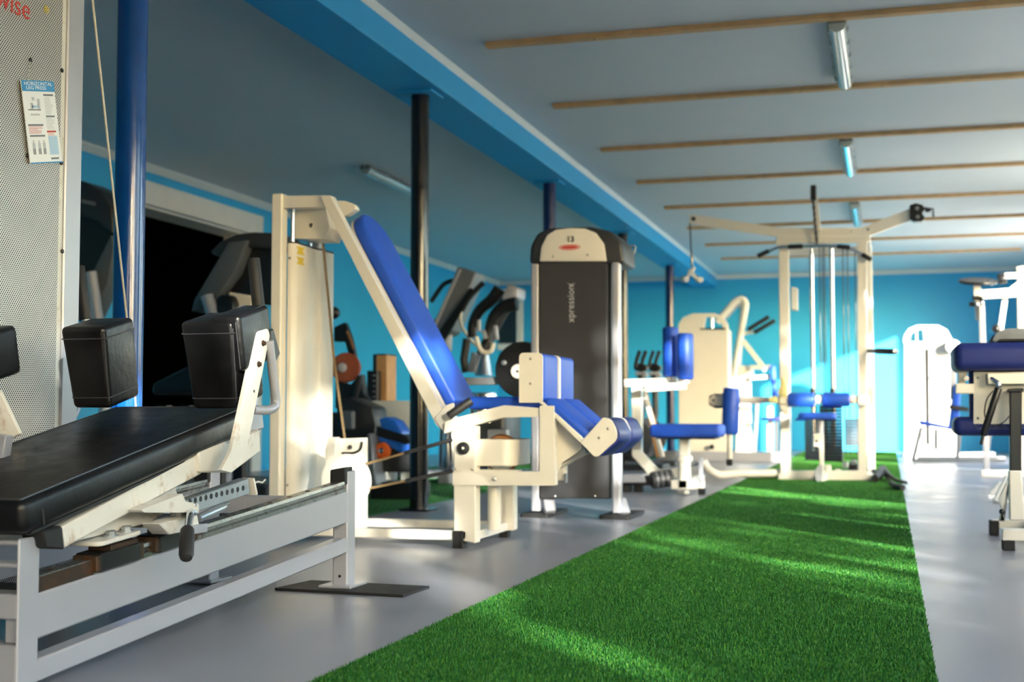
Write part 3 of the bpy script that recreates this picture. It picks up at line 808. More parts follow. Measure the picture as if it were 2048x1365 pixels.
for (u, v, w_, m) in ((0.63, 0.16, 0.30, 'print_grey'), (0.64, 0.42, 0.27, 'print_grey'), (0.06, 0.525, 0.46, 'print_grey'), (0.08, 0.655, 0.46, 'print_grey'), (0.62, 0.605, 0.28, 'red'), (0.66, 0.935, 0.24, 'print_grey')):
    card('heading_bar', u, v, u + w_, v + 0.022, m)
rnd = random.Random(4)
for (u, v0, v1, w_, m) in ((0.64, 0.195, 0.40, 0.26, 'print_light'), (0.64, 0.455, 0.58, 0.26, 'print_light'), (0.07, 0.555, 0.64, 0.44, 'red'), (0.64, 0.64, 0.66, 0.26, 'red')):
    v = v0
    while v < v1:
        card('text_line', u, v, u + w_ * (0.6 + 0.4 * rnd.random()), v + 0.005, m); v += 0.0155
card('colour_box', 0.64, 0.67, 0.92, 0.90, 'print_pale')
for (u, v) in ((0.13, 0.72), (0.30, 0.72), (0.45, 0.72)):     # small muscle chart figures
    card('figure_torso', u, v + 0.03, u + 0.075, v + 0.10, 'print_light'); card('figure_head', u + 0.022, v, u + 0.053, v + 0.027, 'print_light')
    for k in (0, 0.045): card('figure_leg', u + k, v + 0.10, u + k + 0.028, v + 0.17, 'print_grey')
for (u0, v0, u1, v1, m) in ((0.12, 0.345, 0.5, 0.36, 'print_grey'), (0.20, 0.27, 0.27, 0.345, 'print_light'), (0.24, 0.30, 0.44, 0.33, 'print_pale'), (0.42, 0.22, 0.49, 0.34, 'print_light'), (0.26, 0.20, 0.34, 0.24, 'print_light'), (0.18, 0.40, 0.45, 0.42, 'print_light')):
    card('machine_drawing', u0, v0, u1, v1, m)
MB().tube([aX(60, 122, TX + 0.004), at(0.2, 0.02, 0.004)], 0.0009, 6).build('hanging_string', 'steel_cable', pk)

# rubber mat under the far foot
mt = MB()
mp = [aZ(598, 1181), aZ(640, 1170), aZ(823, 1182), aZ(795, 1195)]
mp = [V((-1.93, 3.885, 0)), V((-1.90, 4.10, 0)), V((-1.46, 4.07, 0)), V((-1.47, 3.85, 0))]
mt.prism(mp, (0, 0, 0.009), 0.002)
mo = origin_to(mt.build('rubber_mat', 'rubber'), (-1.69, 3.97, 0)); tag(mo, 'black rubber mat strip under the far foot of the leg press', 'mat')

# ------------------------------------------------------------------ leg curl machine with long blue backrest
N = 5.30; FY = 5.85
lc_ = thing('leg_curl_machine', 'cream leg curl machine with a long slanted blue backrest and stepped blue leg pads', 'exercise machine', (-2.0, 5.55, 0))
def PN(*pts, y=N): return [aY(p, q, y) for p, q in pts]
def slab(name, pts, m, parent, y=N, d=0.05, bev=0.004, r=0, seg=1):
    p = PN(*pts, y=y)
    if r: p = rounded_poly(p, r)
    return MB().prism(p, (0, d, 0), bev, seg).build(name, m, parent)
xb = aY(907, 1070, N).x; xl = -2.62
for y in (N, FY - 0.05):
    MB().box((xl, y, 0.034), (xb, y + 0.05, 0.073), 0.004).build('base_beam', 'cream', lc_)
MB().box((xb, N, 0.034), (xb + 0.10, FY, 0.074), 0.004).build('base_crossbar', 'cream', lc_)
MB().box((xl, N, 0.034), (xl + 0.08, FY, 0.073), 0.004).build('base_crossbar', 'cream', lc_)
for x, y in ((xb + 0.002, N - 0.01), (xb + 0.05, FY - 0.045), (xl + 0.02, N), (xl + 0.02, FY - 0.05)):
    MB().box((x, y, 0), (x + 0.045, y + 0.055, 0.034), 0.003).build('rubber_foot', 'rubber', lc_)
MB().box((xb - 0.001, N - 0.012, 0.0), (xb + 0.046, N + 0.0, 0.075), 0.003).build('end_cap', 'rubber', lc_)
# front post and its opposite number
post = slab('front_post', ((907, 852), (951, 852), (951, 1088), (907, 1080)), 'cream', lc_, d=0.07)
MB().cyl(aY(928, 897, N), aY(928, 897, N) + V((0, -0.018, 0)), 0.027, 24, 0.004).build('pivot_knob', 'rubber', post)
MB().cyl(aY(926, 897, N - 0.018), aY(926, 897, N - 0.021), 0.006, 10, 0).build('knob_screw', 'steel', post)
for px, py in ((912, 939), (945, 939)):
    MB().cyl(aY(px, py, N), aY(px, py, N - 0.004), 0.006, 10).build('bolt', 'steel', post)
p0 = aY(907, 852, N)
MB().box((p0.x, FY - 0.06, 0.07), (p0.x + 0.09, FY, 0.5), 0.004).build('rear_post', 'cream', lc_)
MB().cyl(aY(989, 960, N + 0.12), V((aY(989, 960, N + 0.12).x, N + 0.12, 0.07)), 0.028, 18, 0.002).build('cylinder_post', 'cream', lc_)
slab('rear_leg', ((1002, 942), (1028, 942), (1028, 1062), (1004, 1062)), 'cream', lc_, y=FY - 0.06, d=0.06)
# moving lever: L shaped arm under the leg pads
slab('lever_arm', ((905, 944), (1079, 944), (1079, 812), (1108, 812), (1110, 972), (905, 972)), 'cream', lc_, y=N - 0.01, d=0.05, r=0.004)
MB().cyl(aY(989, 959, N - 0.01), aY(989, 959, N - 0.016), 0.0085, 12).build('lever_bolt', 'steel', lc_)
slab('lever_side_plate', ((1080, 808), (1165, 882), (1165, 900), (1125, 925), (1110, 960)), 'cream', lc_, y=N + 0.06, d=0.008)
slab('lever_side_plate', ((1080, 808), (1165, 882), (1165, 900), (1125, 925), (1110, 960)), 'cream', lc_, y=N + 0.30, d=0.008)
MB().beam(aY(1112, 930, N + 0.2), aY(1172, 896, N + 0.2), 0.05, 0.05).build('lever_brace', 'cream', lc_)
slab('counter_arm', ((1108, 925), (1130, 920), (1130, 962), (1108, 962)), 'cream', lc_, y=N + 0.22, d=0.05)
MB().box(aY(1128, 948, N + 0.20), aY(1136, 966, N + 0.24), 0.002).build('bumper', 'silver_dark', lc_)
# cam housing with wheel
ca = aY(953, 879, N + 0.05); cb = aY(1030, 933, N + 0.05)
hz = (ca.z + cb.z) / 2; cx = (ca.x + cb.x) / 2
MB().prism(rounded_poly([V((ca.x, N + 0.03, cb.z)), V((cb.x - 0.02, N + 0.03, cb.z)), V((cb.x, N + 0.10, cb.z)), V((cb.x, N + 0.34, cb.z)), V((ca.x, N + 0.34, cb.z))], [0, 0.05, 0.05, 0.05, 0]), (0, 0, ca.z - cb.z), 0.004).build('cam_housing', 'cream', lc_)
wh = MB().cyl((cx - 0.01, N + 0.16, ca.z - 0.07), (cx - 0.01, N + 0.20, ca.z - 0.06), 0.085, 36, 0.006).build('cam_wheel', 'olive_wheel', lc_)
MB().cyl((cx - 0.01, N + 0.15, ca.z - 0.07), (cx - 0.01, N + 0.21, ca.z - 0.06), 0.072, 32, 0.004).build('wheel_disc', 'white_trim', wh)
MB().box((ca.x, N + 0.02, cb.z - 0.03), (ca.x + 0.19, N + 0.10, cb.z - 0.016), 0.002).build('housing_tray', 'cream', lc_)
# seat frame
slab('seat_rail', ((890, 845), (905, 838), (1008, 811), (1082, 817), (1080, 834), (1005, 836), (907, 862), (888, 868)), 'cream', lc_, d=0.05, r=0.004)
slab('seat_rail', ((890, 845), (905, 838), (1008, 811), (1082, 817), (1080, 834), (1005, 836), (907, 862), (888, 868)), 'cream', lc_, y=FY - 0.05, d=0.05, r=0.004)
s0, s1 = aY(948, 806, N + 0.05), aY(1076, 796, N + 0.05)
sp = pad(MB(), V(((s0.x + s1.x) / 2, (N + FY) / 2 + 0.01, (s0.z + s1.z) / 2 - 0.012)), UX, UY, UZ, s1.x - s0.x + 0.06, FY - N - 0.06, 0.055, 0.02, 4).build('seat_pad', 'blue_pad', lc_, 60)
MB().box((s0.x, N + 0.06, s0.z - 0.06), (s1.x, FY - 0.06, s0.z - 0.04), 0.003).build('seat_board', 'black', lc_)
MB().cyl(aY(897, 833, N - 0.02), aY(943, 802, N + 0.02), 0.0185, 18, 0.004).build('side_handle', 'grip', lc_)
MB().cyl(aY(897, 833, FY + 0.02), aY(943, 802, FY - 0.02), 0.0185, 18, 0.004).build('side_handle', 'grip', lc_)
# backrest support and backrest
sup = ((645, 405), (664, 392), (893, 846), (886, 866), (868, 840))
slab('back_support', ((640, 392), (660, 391), (896, 842), (890, 866), (872, 850)), 'cream', lc_, y=N + 0.04, d=0.05, r=0.004)
slab('back_support', ((640, 392), (660, 391), (896, 842), (890, 866), (872, 850)), 'cream', lc_, y=FY - 0.09, d=0.05, r=0.004)
slab('back_support_foot', ((868, 838), (890, 812), (908, 805), (905, 845), (890, 868)), 'cream', lc_, y=N + 0.03, d=0.012, r=0.01)
# the cushion: a stadium-topped board seen from its front
b0, b1 = aY(690, 430, N + 0.13), aY(893, 815, N + 0.13)
ax = (b0 - b1).normalized(); nb = V((-ax.z, 0, ax.x)); nb = nb if nb.x > 0 else -nb
bl = (b0 - b1).length; w2 = 0.155; yc = N + 0.13 + w2
outline = []
for k in range(13):
    a = PI * k / 12
    outline.append(b1 + ax * (bl - 0.135) + ax * 0.135 * math.sin(a) + UY * (w2 - w2 * math.cos(a)))
outline = [b1 + UY * 0.0, ] + outline + [b1 + UY * 2 * w2]
bk = MB().prism([p - nb * 0.004 for p in outline], nb * 0.058, 0.016, 4).build('backrest', 'blue_pad', lc_, 60)
MB().prism([p - nb * 0.012 for p in outline], nb * 0.010, 0.002).build('backrest_board', 'cream', bk)
slab('top_plate', ((664, 402), (690, 402), (707, 408), (712, 418), (690, 432), (676, 430)), 'cream', lc_, y=N + 0.20, d=0.05, r=0.01)
# stepped leg pads: upright row and sloped row
U0, U1 = aY(1042, 708, N), aY(1083, 803, N)
def legpad_row(y):
    MB().prism(rounded_poly([aY(1038, 706, y), aY(1085, 706, y), aY(1085, 806, y), aY(1038, 806, y)], 0.022), (0, 0.008, 0), 0.002).build('pad_side_plate', 'cream', lc_)
plate = MB().prism(rounded_poly([aY(1038, 706, N), aY(1085, 706, N), aY(1085, 806, N), aY(1038, 806, N)], [0.022, 0.022, 0.003, 0.003]), (0, 0.010, 0), 0.002).build('pad_side_plate', 'cream', lc_)
for px, py in ((1061, 718), (1061, 768)):
    MB().cyl(aY(px, py, N), aY(px, py, N - 0.003), 0.0055, 10).build('plate_screw', 'steel', plate)
zc = (U0.z + U1.z) / 2
for y0, y1 in ((N + 0.012, N + 0.262), (N + 0.315, N + 0.565)):
    pad(MB(), V(((U0.x + U1.x) / 2 + 0.002, (y0 + y1) / 2, zc)), UX, UY, UZ, U1.x - U0.x + 0.012, y1 - y0, U0.z - U1.z + 0.004, 0.02, 4).build('upright_pad', 'blue_pad', lc_, 60)
MB().prism(rounded_poly([p + V((0.004, 0.27, 0)) for p in (aY(1038, 706, N), aY(1085, 706, N), aY(1085, 806, N), aY(1038, 806, N))], [0.022, 0.022, 0.003, 0.003]), (0, 0.035, 0), 0.002).build('pad_middle_plate', 'cream', lc_)
# sloped pads
q0, q1 = aY(1086, 806, N), aY(1184, 890, N)
sd = (q1 - q0).normalized(); sn = V((-sd.z, 0, sd.x)); sn = sn if sn.z > 0 else -sn
for y0, y1 in ((N + 0.0, N + 0.26), (N + 0.28, N + 0.54)):
    c = (q0 + q1) / 2 + V((0, (y0 + y1) / 2 - N, 0)) + sn * 0.012
    pad(MB(), c, sd, UY, sn, (q1 - q0).length, y1 - y0, 0.045, 0.018, 4).build('sloped_pad', 'blue_pad', lc_, 60)
slab('sloped_plate', ((1078, 806), (1086, 804), (1170, 880), (1162, 890)), 'cream', lc_, y=N - 0.004, d=0.012)
ep_ = [(1160, 886), (1206, 835), (1222, 838), (1234, 862), (1234, 880), (1196, 914), (1188, 914)]
endp = MB().prism(rounded_poly(PN(*ep_, y=N - 0.006), [0, 0.008, 0.02, 0.02, 0.02, 0.008, 0.008]), (0, 0.010, 0), 0.002).build('pad_end_plate', 'cream', lc_)
for px, py in ((1216, 858), (1198, 876)):
    MB().cyl(aY(px, py, N - 0.006), aY(px, py, N - 0.009), 0.0055, 10).build('plate_screw', 'steel', endp)
ec = (aY(1205, 836, N) + aY(1190, 914, N)) / 2
e0, e1 = aY(1178, 868, N), aY(1222, 892, N)
for y0, y1 in ((N + 0.006, N + 0.25), (N + 0.29, N + 0.53)):
    lp_ = [aY(p, q, N) + V((0, y0 - N, 0)) for p, q in ((1176, 868), (1208, 834), (1226, 840), (1240, 866), (1238, 884), (1200, 916), (1186, 902))]
    MB().prism(rounded_poly(lp_, 0.015), (0, y1 - y0, 0), 0.014, 3).build('ankle_pad', 'navy_pad', lc_, 60)
MB().prism(rounded_poly([p + V((0.006, 0.262, 0)) for p in PN(*ep_)], 0.01), (0, 0.012, 0), 0.002).build('pad_middle_plate', 'cream', lc_)
# weight tower
xt0, xt1 = aY(540, 700, N + 0.05).x, aY(561, 700, N + 0.05).x
ztop = aY(550, 387, N + 0.05).z
up_ = MB().box((xt0, N + 0.05, 0.03), (xt1, N + 0.11, ztop), 0.005).build('tower_upright', 'cream', lc_)
MB().box((xt0, FY - 0.11, 0.03), (xt1, FY - 0.05, ztop), 0.005).build('tower_upright', 'cream', lc_)
MB().box((xt0, N + 0.11, ztop - 0.06), (xt1, FY - 0.11, ztop), 0.005).build('tower_crossbar', 'cream', lc_)
slab('top_arm', ((560, 392), (661, 391), (668, 404), (648, 414), (560, 416)), 'cream', lc_, y=N + 0.06, d=0.05, r=0.003)
slab('top_arm', ((560, 392), (661, 391), (668, 404), (648, 414), (560, 416)), 'cream', lc_, y=FY - 0.11, d=0.05, r=0.003)
pb = slab('pulley_housing', ((586, 414), (652, 414), (659, 455), (650, 478), (586, 478)), 'cream', lc_, y=N + 0.17, d=0.17, r=0.006)
MB().cyl(aY(623, 451, N + 0.17), aY(623, 451, N + 0.168), 0.011, 14, 0).build('axle_hole', 'black', pb)
for px, y in ((586, N + 0.14), (620, N + 0.36)):
    a = aY(px, 420, y)
    MB().cyl((a.x, y, 0.1), (a.x, y, ztop - 0.05), 0.011, 12, 0).build('guide_rod', 'chrome', lc_)
sx0, sx1 = aY(573, 700, N + 0.10).x, aY(589, 700, N + 0.10).x
sz1 = aY(590, 486, N + 0.10).z
yb0 = N + 0.10; yb1 = aX(668, 500, sx1).y
prof = [(sx0, yb0), (sx1 - 0.02, yb0), (sx1, yb0 + 0.02), (sx1, yb0 + 0.17), (sx1 - 0.010, yb0 + 0.185), (sx1 - 0.010, yb0 + 0.27), (sx1, yb0 + 0.285), (sx1, yb1), (sx0, yb1)]
sh = MB().prism([V((x, y, 0.08)) for x, y in prof], (0, 0, sz1 - 0.08), 0.003).build('stack_shroud', 'cream', lc_)
MB().prism([V((x, y, sz1)) for x, y in prof], (0, 0, 0.008), 0.002).build('shroud_lid', 'black', sh)
for py0, py1 in ((492, 508), (513, 528)):
    a, b = aX(593, py0, sx1), aX(609, py1 + 4, sx1)
    x = sx1 + 0.0005
    MB().prism([V((x, a.y, b.z)), V((x, b.y, b.z)), V((x, b.y - 0.02, (a.z + b.z) / 2)), V((x, b.y, a.z)), V((x, a.y, a.z)), V((x, a.y + 0.02, (a.z + b.z) / 2))], (0.0006, 0, 0)).build('warning_label', 'yellow', sh)
for z in (sz1 - 0.07, 0.25):
    MB().cyl((sx0 + 0.012, yb0, z), (sx0 + 0.012, yb0 - 0.006, z), 0.006, 10).build('shroud_screw', 'steel', sh)
# drive belt, low pulley
MB().tube([aX(644, 466, sx1 + 0.03), aX(655, 580, sx1 + 0.04), aX(668, 720, sx1 + 0.05), aX(690, 880, sx1 + 0.06)], 0.0065, 8).build('drive_cord', 'cord', lc_)
lb = slab('low_pulley_bracket', ((670, 878), (733, 876), (733, 1062), (656, 1062), (656, 930)), 'cream', lc_, y=N + 0.07, d=0.014, r=0.003)
slab('low_pulley_bracket', ((656, 875), (672, 875), (672, 1062), (650, 1062), (650, 900)), 'cream', lc_, y=N + 0.02, d=0.05)
MB().cyl(aY(700, 895, N + 0.07), aY(700, 895, N + 0.06), 0.010, 12).build('bracket_bolt', 'rubber', lb)
MB().tube([aY(684, 907, N + 0.06), aY(708, 907, N + 0.06), aY(722, 900, N + 0.06), aY(724, 884, N + 0.06)], 0.0055, 8, fillet=0.02).build('bracket_hook', 'black', lb)
wc = aY(692, 962, N + 0.03)
w = MB().lathe(wc, UY, [(0.02, -0.012), (0.108, -0.012), (0.118, -0.006), (0.112, 0.0), (0.118, 0.006), (0.108, 0.012), (0.02, 0.012)], 40).build('low_pulley_wheel', 'cream', lc_)
MB().cyl(wc - UY * 0.012, wc - UY * 0.02, 0.018, 14).build('pulley_axle', 'steel', w)
for a, b, t in (((731, 929), (905, 880), 0.55), ((737, 978), (905, 943), 0.55)):
    A, B = aY(*a, N + 0.03), aY(*b, N + 0.03)
    MB().tube([A, B], 0.0055, 8).build('drive_cord', 'cord', lc_)
    MB().cyl(A.lerp(B, t - 0.02), A.lerp(B, 1.0), 0.0085, 10, 0.002).build('cord_sleeve', 'panel', lc_)
    MB().cyl(A.lerp(B, t - 0.10), A.lerp(B, t - 0.02), 0.0095, 10, 0.003).build('cord_buckle', 'panel_dark', lc_)

# ------------------------------------------------------------------ domed charcoal tower
D = 7.03
tw = thing('weight_stack_tower', 'tall charcoal weight tower with a domed cream top, number 13 and two feet', 'exercise machine', (-1.66, 7.25, 0))
tb = 0.34
panel = MB().prism(PN((1078, 524), (1214, 524), (1215, 998), (1079, 998), y=D), (0, 0.05, 0), 0.006).build('front_panel', 'panel', tw)
MB().prism(PN((1205, 524), (1222, 524), (1222, 998), (1205, 998), y=D + 0.04), (0, 0.25, 0), 0.004).build('side_panel', 'panel_dark', tw)
hood = [(1058, 528), (1060, 492), (1074, 466), (1100, 455), (1180, 453), (1222, 462), (1244, 485), (1250, 528)]
hd = MB().prism(PN(*hood, y=D - 0.005), (0, tb, 0), 0.022, 4).build('hood', 'panel_dark', tw, 50)
face = [(1079, 523), (1082, 494), (1094, 470), (1112, 459), (1140, 456), (1170, 457), (1192, 466), (1208, 488), (1213, 523)]
fcp = MB().prism(PN(*face, y=D - 0.016), (0, 0.014, 0), 0.006, 3).build('name_plate', 'cream', tw, 50)
text('tower_number', '13', aY(1141, 484, D - 0.0175), UX, UZ, 0.044, 'panel_dark', fcp, 0.0005, 'CENTER', bold=0.0015)
ov = aY(1139, 495, D - 0.017)
MB().prism([ov + V((0.062 * math.cos(2 * PI * k / 28), 0, 0.0155 * math.sin(2 * PI * k / 28))) for k in range(28)], (0, -0.001, 0)).build('logo_oval', 'red', fcp)
MB().prism([ov + V((0.056 * math.cos(2 * PI * k / 28), -0.001, 0.0105 * math.sin(2 * PI * k / 28))) for k in range(28)], (0, -0.0004, 0)).build('logo_ring', 'cream', fcp)
MB().prism([ov + V((0.050 * math.cos(2 * PI * k / 28), -0.0014, 0.0085 * math.sin(2 * PI * k / 28))) for k in range(28)], (0, -0.0004, 0)).build('logo_centre', 'red', fcp)
for px, py in ((1106, 513), (1175, 510)):
    MB().cyl(aY(px, py, D - 0.016), aY(px, py, D - 0.019), 0.006, 10).build('plate_screw', 'steel', fcp)
text('panel_lettering', 'xpression', aY(1148, 645, D - 0.001), UZ, -UX, 0.058, 'logo_grey', panel, 0.0005, sx=0.92)
MB().prism(PN((1133, 566), (1142, 572), (1151, 566), (1142, 569.5), y=D - 0.001), (0, 0.001, 0)).build('logo_tick', 'logo_grey', panel)
for a, b, y in ((1061, 1078, D + 0.01), (1222, 1240, D + 0.0), (1061, 1078, D + 0.27), (1222, 1240, D + 0.27)):
    p, q = aY(a, 527, y), aY(b, 527, y)
    MB().prism(rounded_poly([V((p.x, y, 0.03)), V((q.x, y, 0.03)), V((q.x, y + 0.055, 0.03)), V((p.x, y + 0.055, 0.03))], 0.015), (0, 0, p.z - 0.03 + 0.01)).build('tower_post', 'silver', tw)
a, b = aY(1080, 990, D + 0.03), aY(1216, 990, D + 0.03)
MB().box((a.x, D + 0.06, 0.10), (b.x, D + 0.27, 0.14), 0.004).build('tower_base', 'panel_dark', tw)
for px0, px1, py in ((1044, 1106, 1034), (1200, 1266, 1038)):
    f0, f1 = aZ(px0, py, 0.0), aZ(px1, py, 0.0)
    MB().prism(rounded_poly([V((f0.x, D - 0.08, 0.0)), V((f1.x, D - 0.08, 0.0)), V((f1.x, D + 0.38, 0.0)), V((f0.x, D + 0.38, 0.0))], 0.02), (0, 0, 0.020), 0.004).build('foot_pad', 'rubber', tw)
MB().beam(aY(1094, 990, D + 0.08), aY(1100, 1026, D + 0.02), 0.06, 0.05).build('foot_strut', 'silver', tw)
MB().beam(aY(1240, 1000, D + 0.1), aY(1250, 1030, D + 0.06), 0.05, 0.05).build('foot_strut', 'silver', tw)
for px in (1110, 1190):
    MB().cyl(aY(px, 993, D), aY(px, 993, D - 0.004), 0.006, 10).build('panel_screw', 'steel', panel)
hk = MB().tube([aY(1248, 494, D + 0.2), aY(1272, 491, D + 0.2), aY(1268, 508, D + 0.2)], 0.005, 8, fillet=0.02).build('side_hook', 'silver_dark', tw)
# black cam disc on an axle behind the leg curl pads
dc = aY(1045, 740, D + 0.15)
ds = MB().lathe(dc, UY, [(0.02, -0.012), (0.155, -0.012), (0.162, -0.006), (0.162, 0.006), (0.155, 0.012), (0.02, 0.012)], 48).build('cam_disc', 'black', tw)
MB().cyl(dc + V((-0.018, -0.013, -0.01)), dc + V((-0.018, -0.04, -0.01)), 0.042, 24).build('disc_hub', 'cream', ds)
MB().cyl(dc + V((-0.018, -0.04, -0.01)), dc + V((-0.018, -0.046, -0.01)), 0.010, 10).build('hub_bolt', 'steel', ds)
MB().cyl(dc + V((-0.105, -0.013, 0.04)), dc + V((-0.105, -0.028, 0.04)), 0.015, 14).build('disc_stud', 'zinc', ds)
MB().beam(aY(915, 764, D + 0.2), aY(1004, 762, D + 0.2), 0.04, 0.045).build('cam_link', 'silver_dark', tw)
MB().cyl(dc + UY * 0.012, dc + UY * 0.16, 0.025, 14).build('disc_axle', 'steel', tw)
MB().beam(dc + V((0.0, 0.1, 0)), V((aY(1072, 740, D + 0.25).x, D + 0.25, dc.z)), 0.05, 0.06).build('axle_arm', 'silver', tw)

def slabY(name, pts, m, parent, y, d=0.05, bev=0.004, r=0, seg=1, angle=35):
    p = [aY(a, b, y) for a, b in pts]
    if r: p = rounded_poly(p, r)
    return MB().prism(p, (0, d, 0), bev, seg).build(name, m, parent, angle)
def barY(name, a, b, w, h, m, parent, y, y2=None, bev=0.004):
    return MB().beam(aY(*a, y), aY(*b, y if y2 is None else y2), w, h, bev=bev).build(name, m, parent)
def tubeY(name, pts, r, m, parent, y, n=12, fillet=0.0, taper=None):
    return MB().tube([aY(p[0], p[1], y if len(p) < 3 else p[2]) for p in pts], r, n, fillet, taper=taper).build(name, m, parent)

# ------------------------------------------------------------------ lat tower on the turf
G = 11.25; GB = 12.0
mg = thing('lat_pulldown_tower', 'tall cream lat pulldown and pulley tower standing across the green turf strip', 'exercise machine', (-0.5, 11.6, 0))
zt = aY(1640, 473, G).z
slabY('front_upright', ((1557, 475), (1577, 475), (1580, 962), (1561, 962)), 'cream', mg, G, 0.06)
slabY('front_upright', ((1714, 475), (1734, 475), (1734, 962), (1717, 962)), 'cream', mg, G, 0.06)
slabY('top_crossbar', ((1557, 472), (1735, 472), (1735, 487), (1557, 487)), 'cream', mg, G - 0.002, 0.06)
slabY('floor_crossbar', ((1560, 942), (1736, 942), (1736, 962), (1560, 962)), 'cream', mg, G - 0.002, 0.06)
xa, xb2 = aY(1567, 700, G).x, aY(1725, 700, G).x
for x in (xa - 0.03, xb2 + 0.05):
    MB().box((x - 0.03, GB, 0.0), (x + 0.03, GB + 0.06, zt), 0.004).build('rear_upright', 'cream', mg)
    MB().box((x - 0.03, G, 0.0), (x + 0.03, GB, 0.06), 0.004).build('floor_rail', 'cream', mg)
    MB().box((x - 0.025, G, zt - 0.06), (x + 0.025, GB, zt), 0.004).build('top_rail', 'cream', mg)
MB().box((xa, GB, zt - 0.06), (xb2, GB + 0.05, zt), 0.004).build('top_crossbar', 'cream', mg)
MB().box((xa, GB, 0.0), (xb2, GB + 0.05, 0.05), 0.004).build('floor_crossbar', 'cream', mg)
yg = G + 0.16
for px in (1624, 1664):
    x = aY(px, 600, yg).x
    MB().cyl((x, yg, 0.25), (x, yg, zt - 0.02), 0.019, 16, 0).build('guide_rod', 'chrome', mg)
    MB().cyl((x, yg, aY(px, 800, yg).z), (x, yg, aY(px, 778, yg).z), 0.024, 14, 0.003).build('rod_bushing', 'black', mg)
x0, x1 = aY(1640, 860, yg).x, aY(1685, 860, yg).x
za, zb = aY(1640, 812, yg).z, aY(1640, 924, yg).z
for k in range(17):
    z = zb + (za - zb) * k / 17
    MB().box((x0, yg - 0.05, z + 0.002), (x1, yg + 0.10, z + (za - zb) / 17 - 0.002), 0.003).build('weight_plate', 'black', mg)
x0, x1 = aY(1610, 860, yg + 0.3).x, aY(1640, 860, yg + 0.3).x
for k in range(14):
    z = zb + (za - zb) * k / 17
    MB().box((x0, yg + 0.25, z + 0.002), (x1, yg + 0.40, z + (za - zb) / 17 - 0.002), 0.003).build('weight_plate', 'silver_dark', mg)
x0, x1 = aY(1691, 860, yg + 0.5).x, aY(1717, 860, yg + 0.5).x
for k in range(8):
    z = aY(1690, 892, yg + 0.5).z + k * 0.030
    MB().box((x0, yg + 0.45, z), (x1, yg + 0.58, z + 0.026), 0.003).build('weight_plate', 'silver_dark', mg)
for px, y in ((1640, yg + 0.2), (1650, yg + 0.2), (1687, yg + 0.5), (1696, yg + 0.52), (1711, yg + 0.5), (1646, yg + 0.3)):
    x = aY(px, 600, y).x
    MB().cyl((x, y, 0.2), (x, y, zt - 0.03), 0.005, 8, 0).build('pulley_cable', 'panel_dark', mg)
x = aY(1572, 900, G + 0.12).x
MB().box((x - 0.03, G + 0.10, 0.06), (x + 0.03, G + 0.2, 0.58), 0.004).build('stack_guard', 'black', mg)
# thigh rollers and clamps
yr = G - 0.16
zr = aY(1640, 800, yr).z
MB().cyl((aY(1560, 800, yr).x, yr, zr), (aY(1738, 800, yr).x, yr, zr), 0.016, 14, 0.002).build('roller_shaft', 'cream', mg)
for a, b in ((1576, 1629), (1645, 1700)):
    MB().cyl((aY(a, 800, yr).x, yr, zr), (aY(b, 800, yr).x, yr, zr), 0.058, 24, 0.014).build('thigh_roller', 'blue_pad', mg)
for a, b in ((1696, 1712), (1630, 1642)):
    MB().cyl((aY(a, 800, yr).x, yr, zr), (aY(b, 800, yr).x, yr, zr), 0.038, 18, 0.012).build('roller_collar', 'cream', mg)
for px in (1568, 1724):
    c = aY(px, 800, yr)
    MB().box((c.x - 0.05, yr - 0.04, zr - 0.05), (c.x + 0.05, G + 0.07, zr + 0.045), 0.02).build('roller_clamp', 'cream', mg)
MB().beam(aY(1563, 808, yr), aY(1575, 830, yr), 0.05, 0.05).build('clamp_lever', 'cream', mg)
# seat
ys = G - 0.30
c = aY(1634, 833, ys)
pad(MB(), c + V((0.0, 0.14, 0)), UX, UY, UZ, aY(1671, 833, ys).x - aY(1596, 833, ys).x, 0.30, 0.055, 0.022, 4).build('seat', 'blue_pad', mg, 60)
slabY('seat_front_lip', ((1588, 842), (1600, 830), (1612, 828), (1612, 842)), 'blue_pad', mg, ys, 0.26, 0.012, 0, 3)
slabY('seat_post', ((1627, 868), (1647, 868), (1648, 968), (1640, 968), (1638, 895), (1627, 893)), 'cream', mg, ys + 0.06, 0.05)
MB().cyl(aY(1633, 883, ys + 0.06), aY(1633, 883, ys + 0.055), 0.012, 12).build('post_pin', 'black', mg)
MB().cyl(aY(1640, 868, ys + 0.16), aY(1640, 842, ys + 0.16), 0.03, 14, 0).build('seat_stem', 'silver', mg)
slabY('foot_plate', ((1627, 945), (1638, 930), (1645, 930), (1643, 968), (1634, 966)), 'silver', mg, ys + 0.02, 0.03)
MB().beam(V((aY(1644, 955, ys).x, ys + 0.1, 0.045)), V((aY(1644, 955, ys).x, G + 0.03, 0.045)), 0.06, 0.06).build('seat_rail', 'cream', mg)
# low pulley pieces
for px, py, r, m in ((1655, 938, 0.035, 'cream'), (1675, 944, 0.022, 'cream'), (1690, 930, 0.028, 'zinc'), (1706, 925, 0.022, 'zinc')):
    c = aY(px, py, G + 0.06)
    MB().cyl(c - UX * 0.02, c + UX * 0.03, r, 16).build('low_pulley', m, mg)
MB().box(aY(1684, 943, G + 0.03), aY(1703, 952, G + 0.1), 0.006).build('low_pulley_block', 'cream', mg)
MB().box(aY(1697, 925, G + 0.2), aY(1717, 948, G + 0.35), 0.01).build('low_pulley_shroud', 'black', mg)
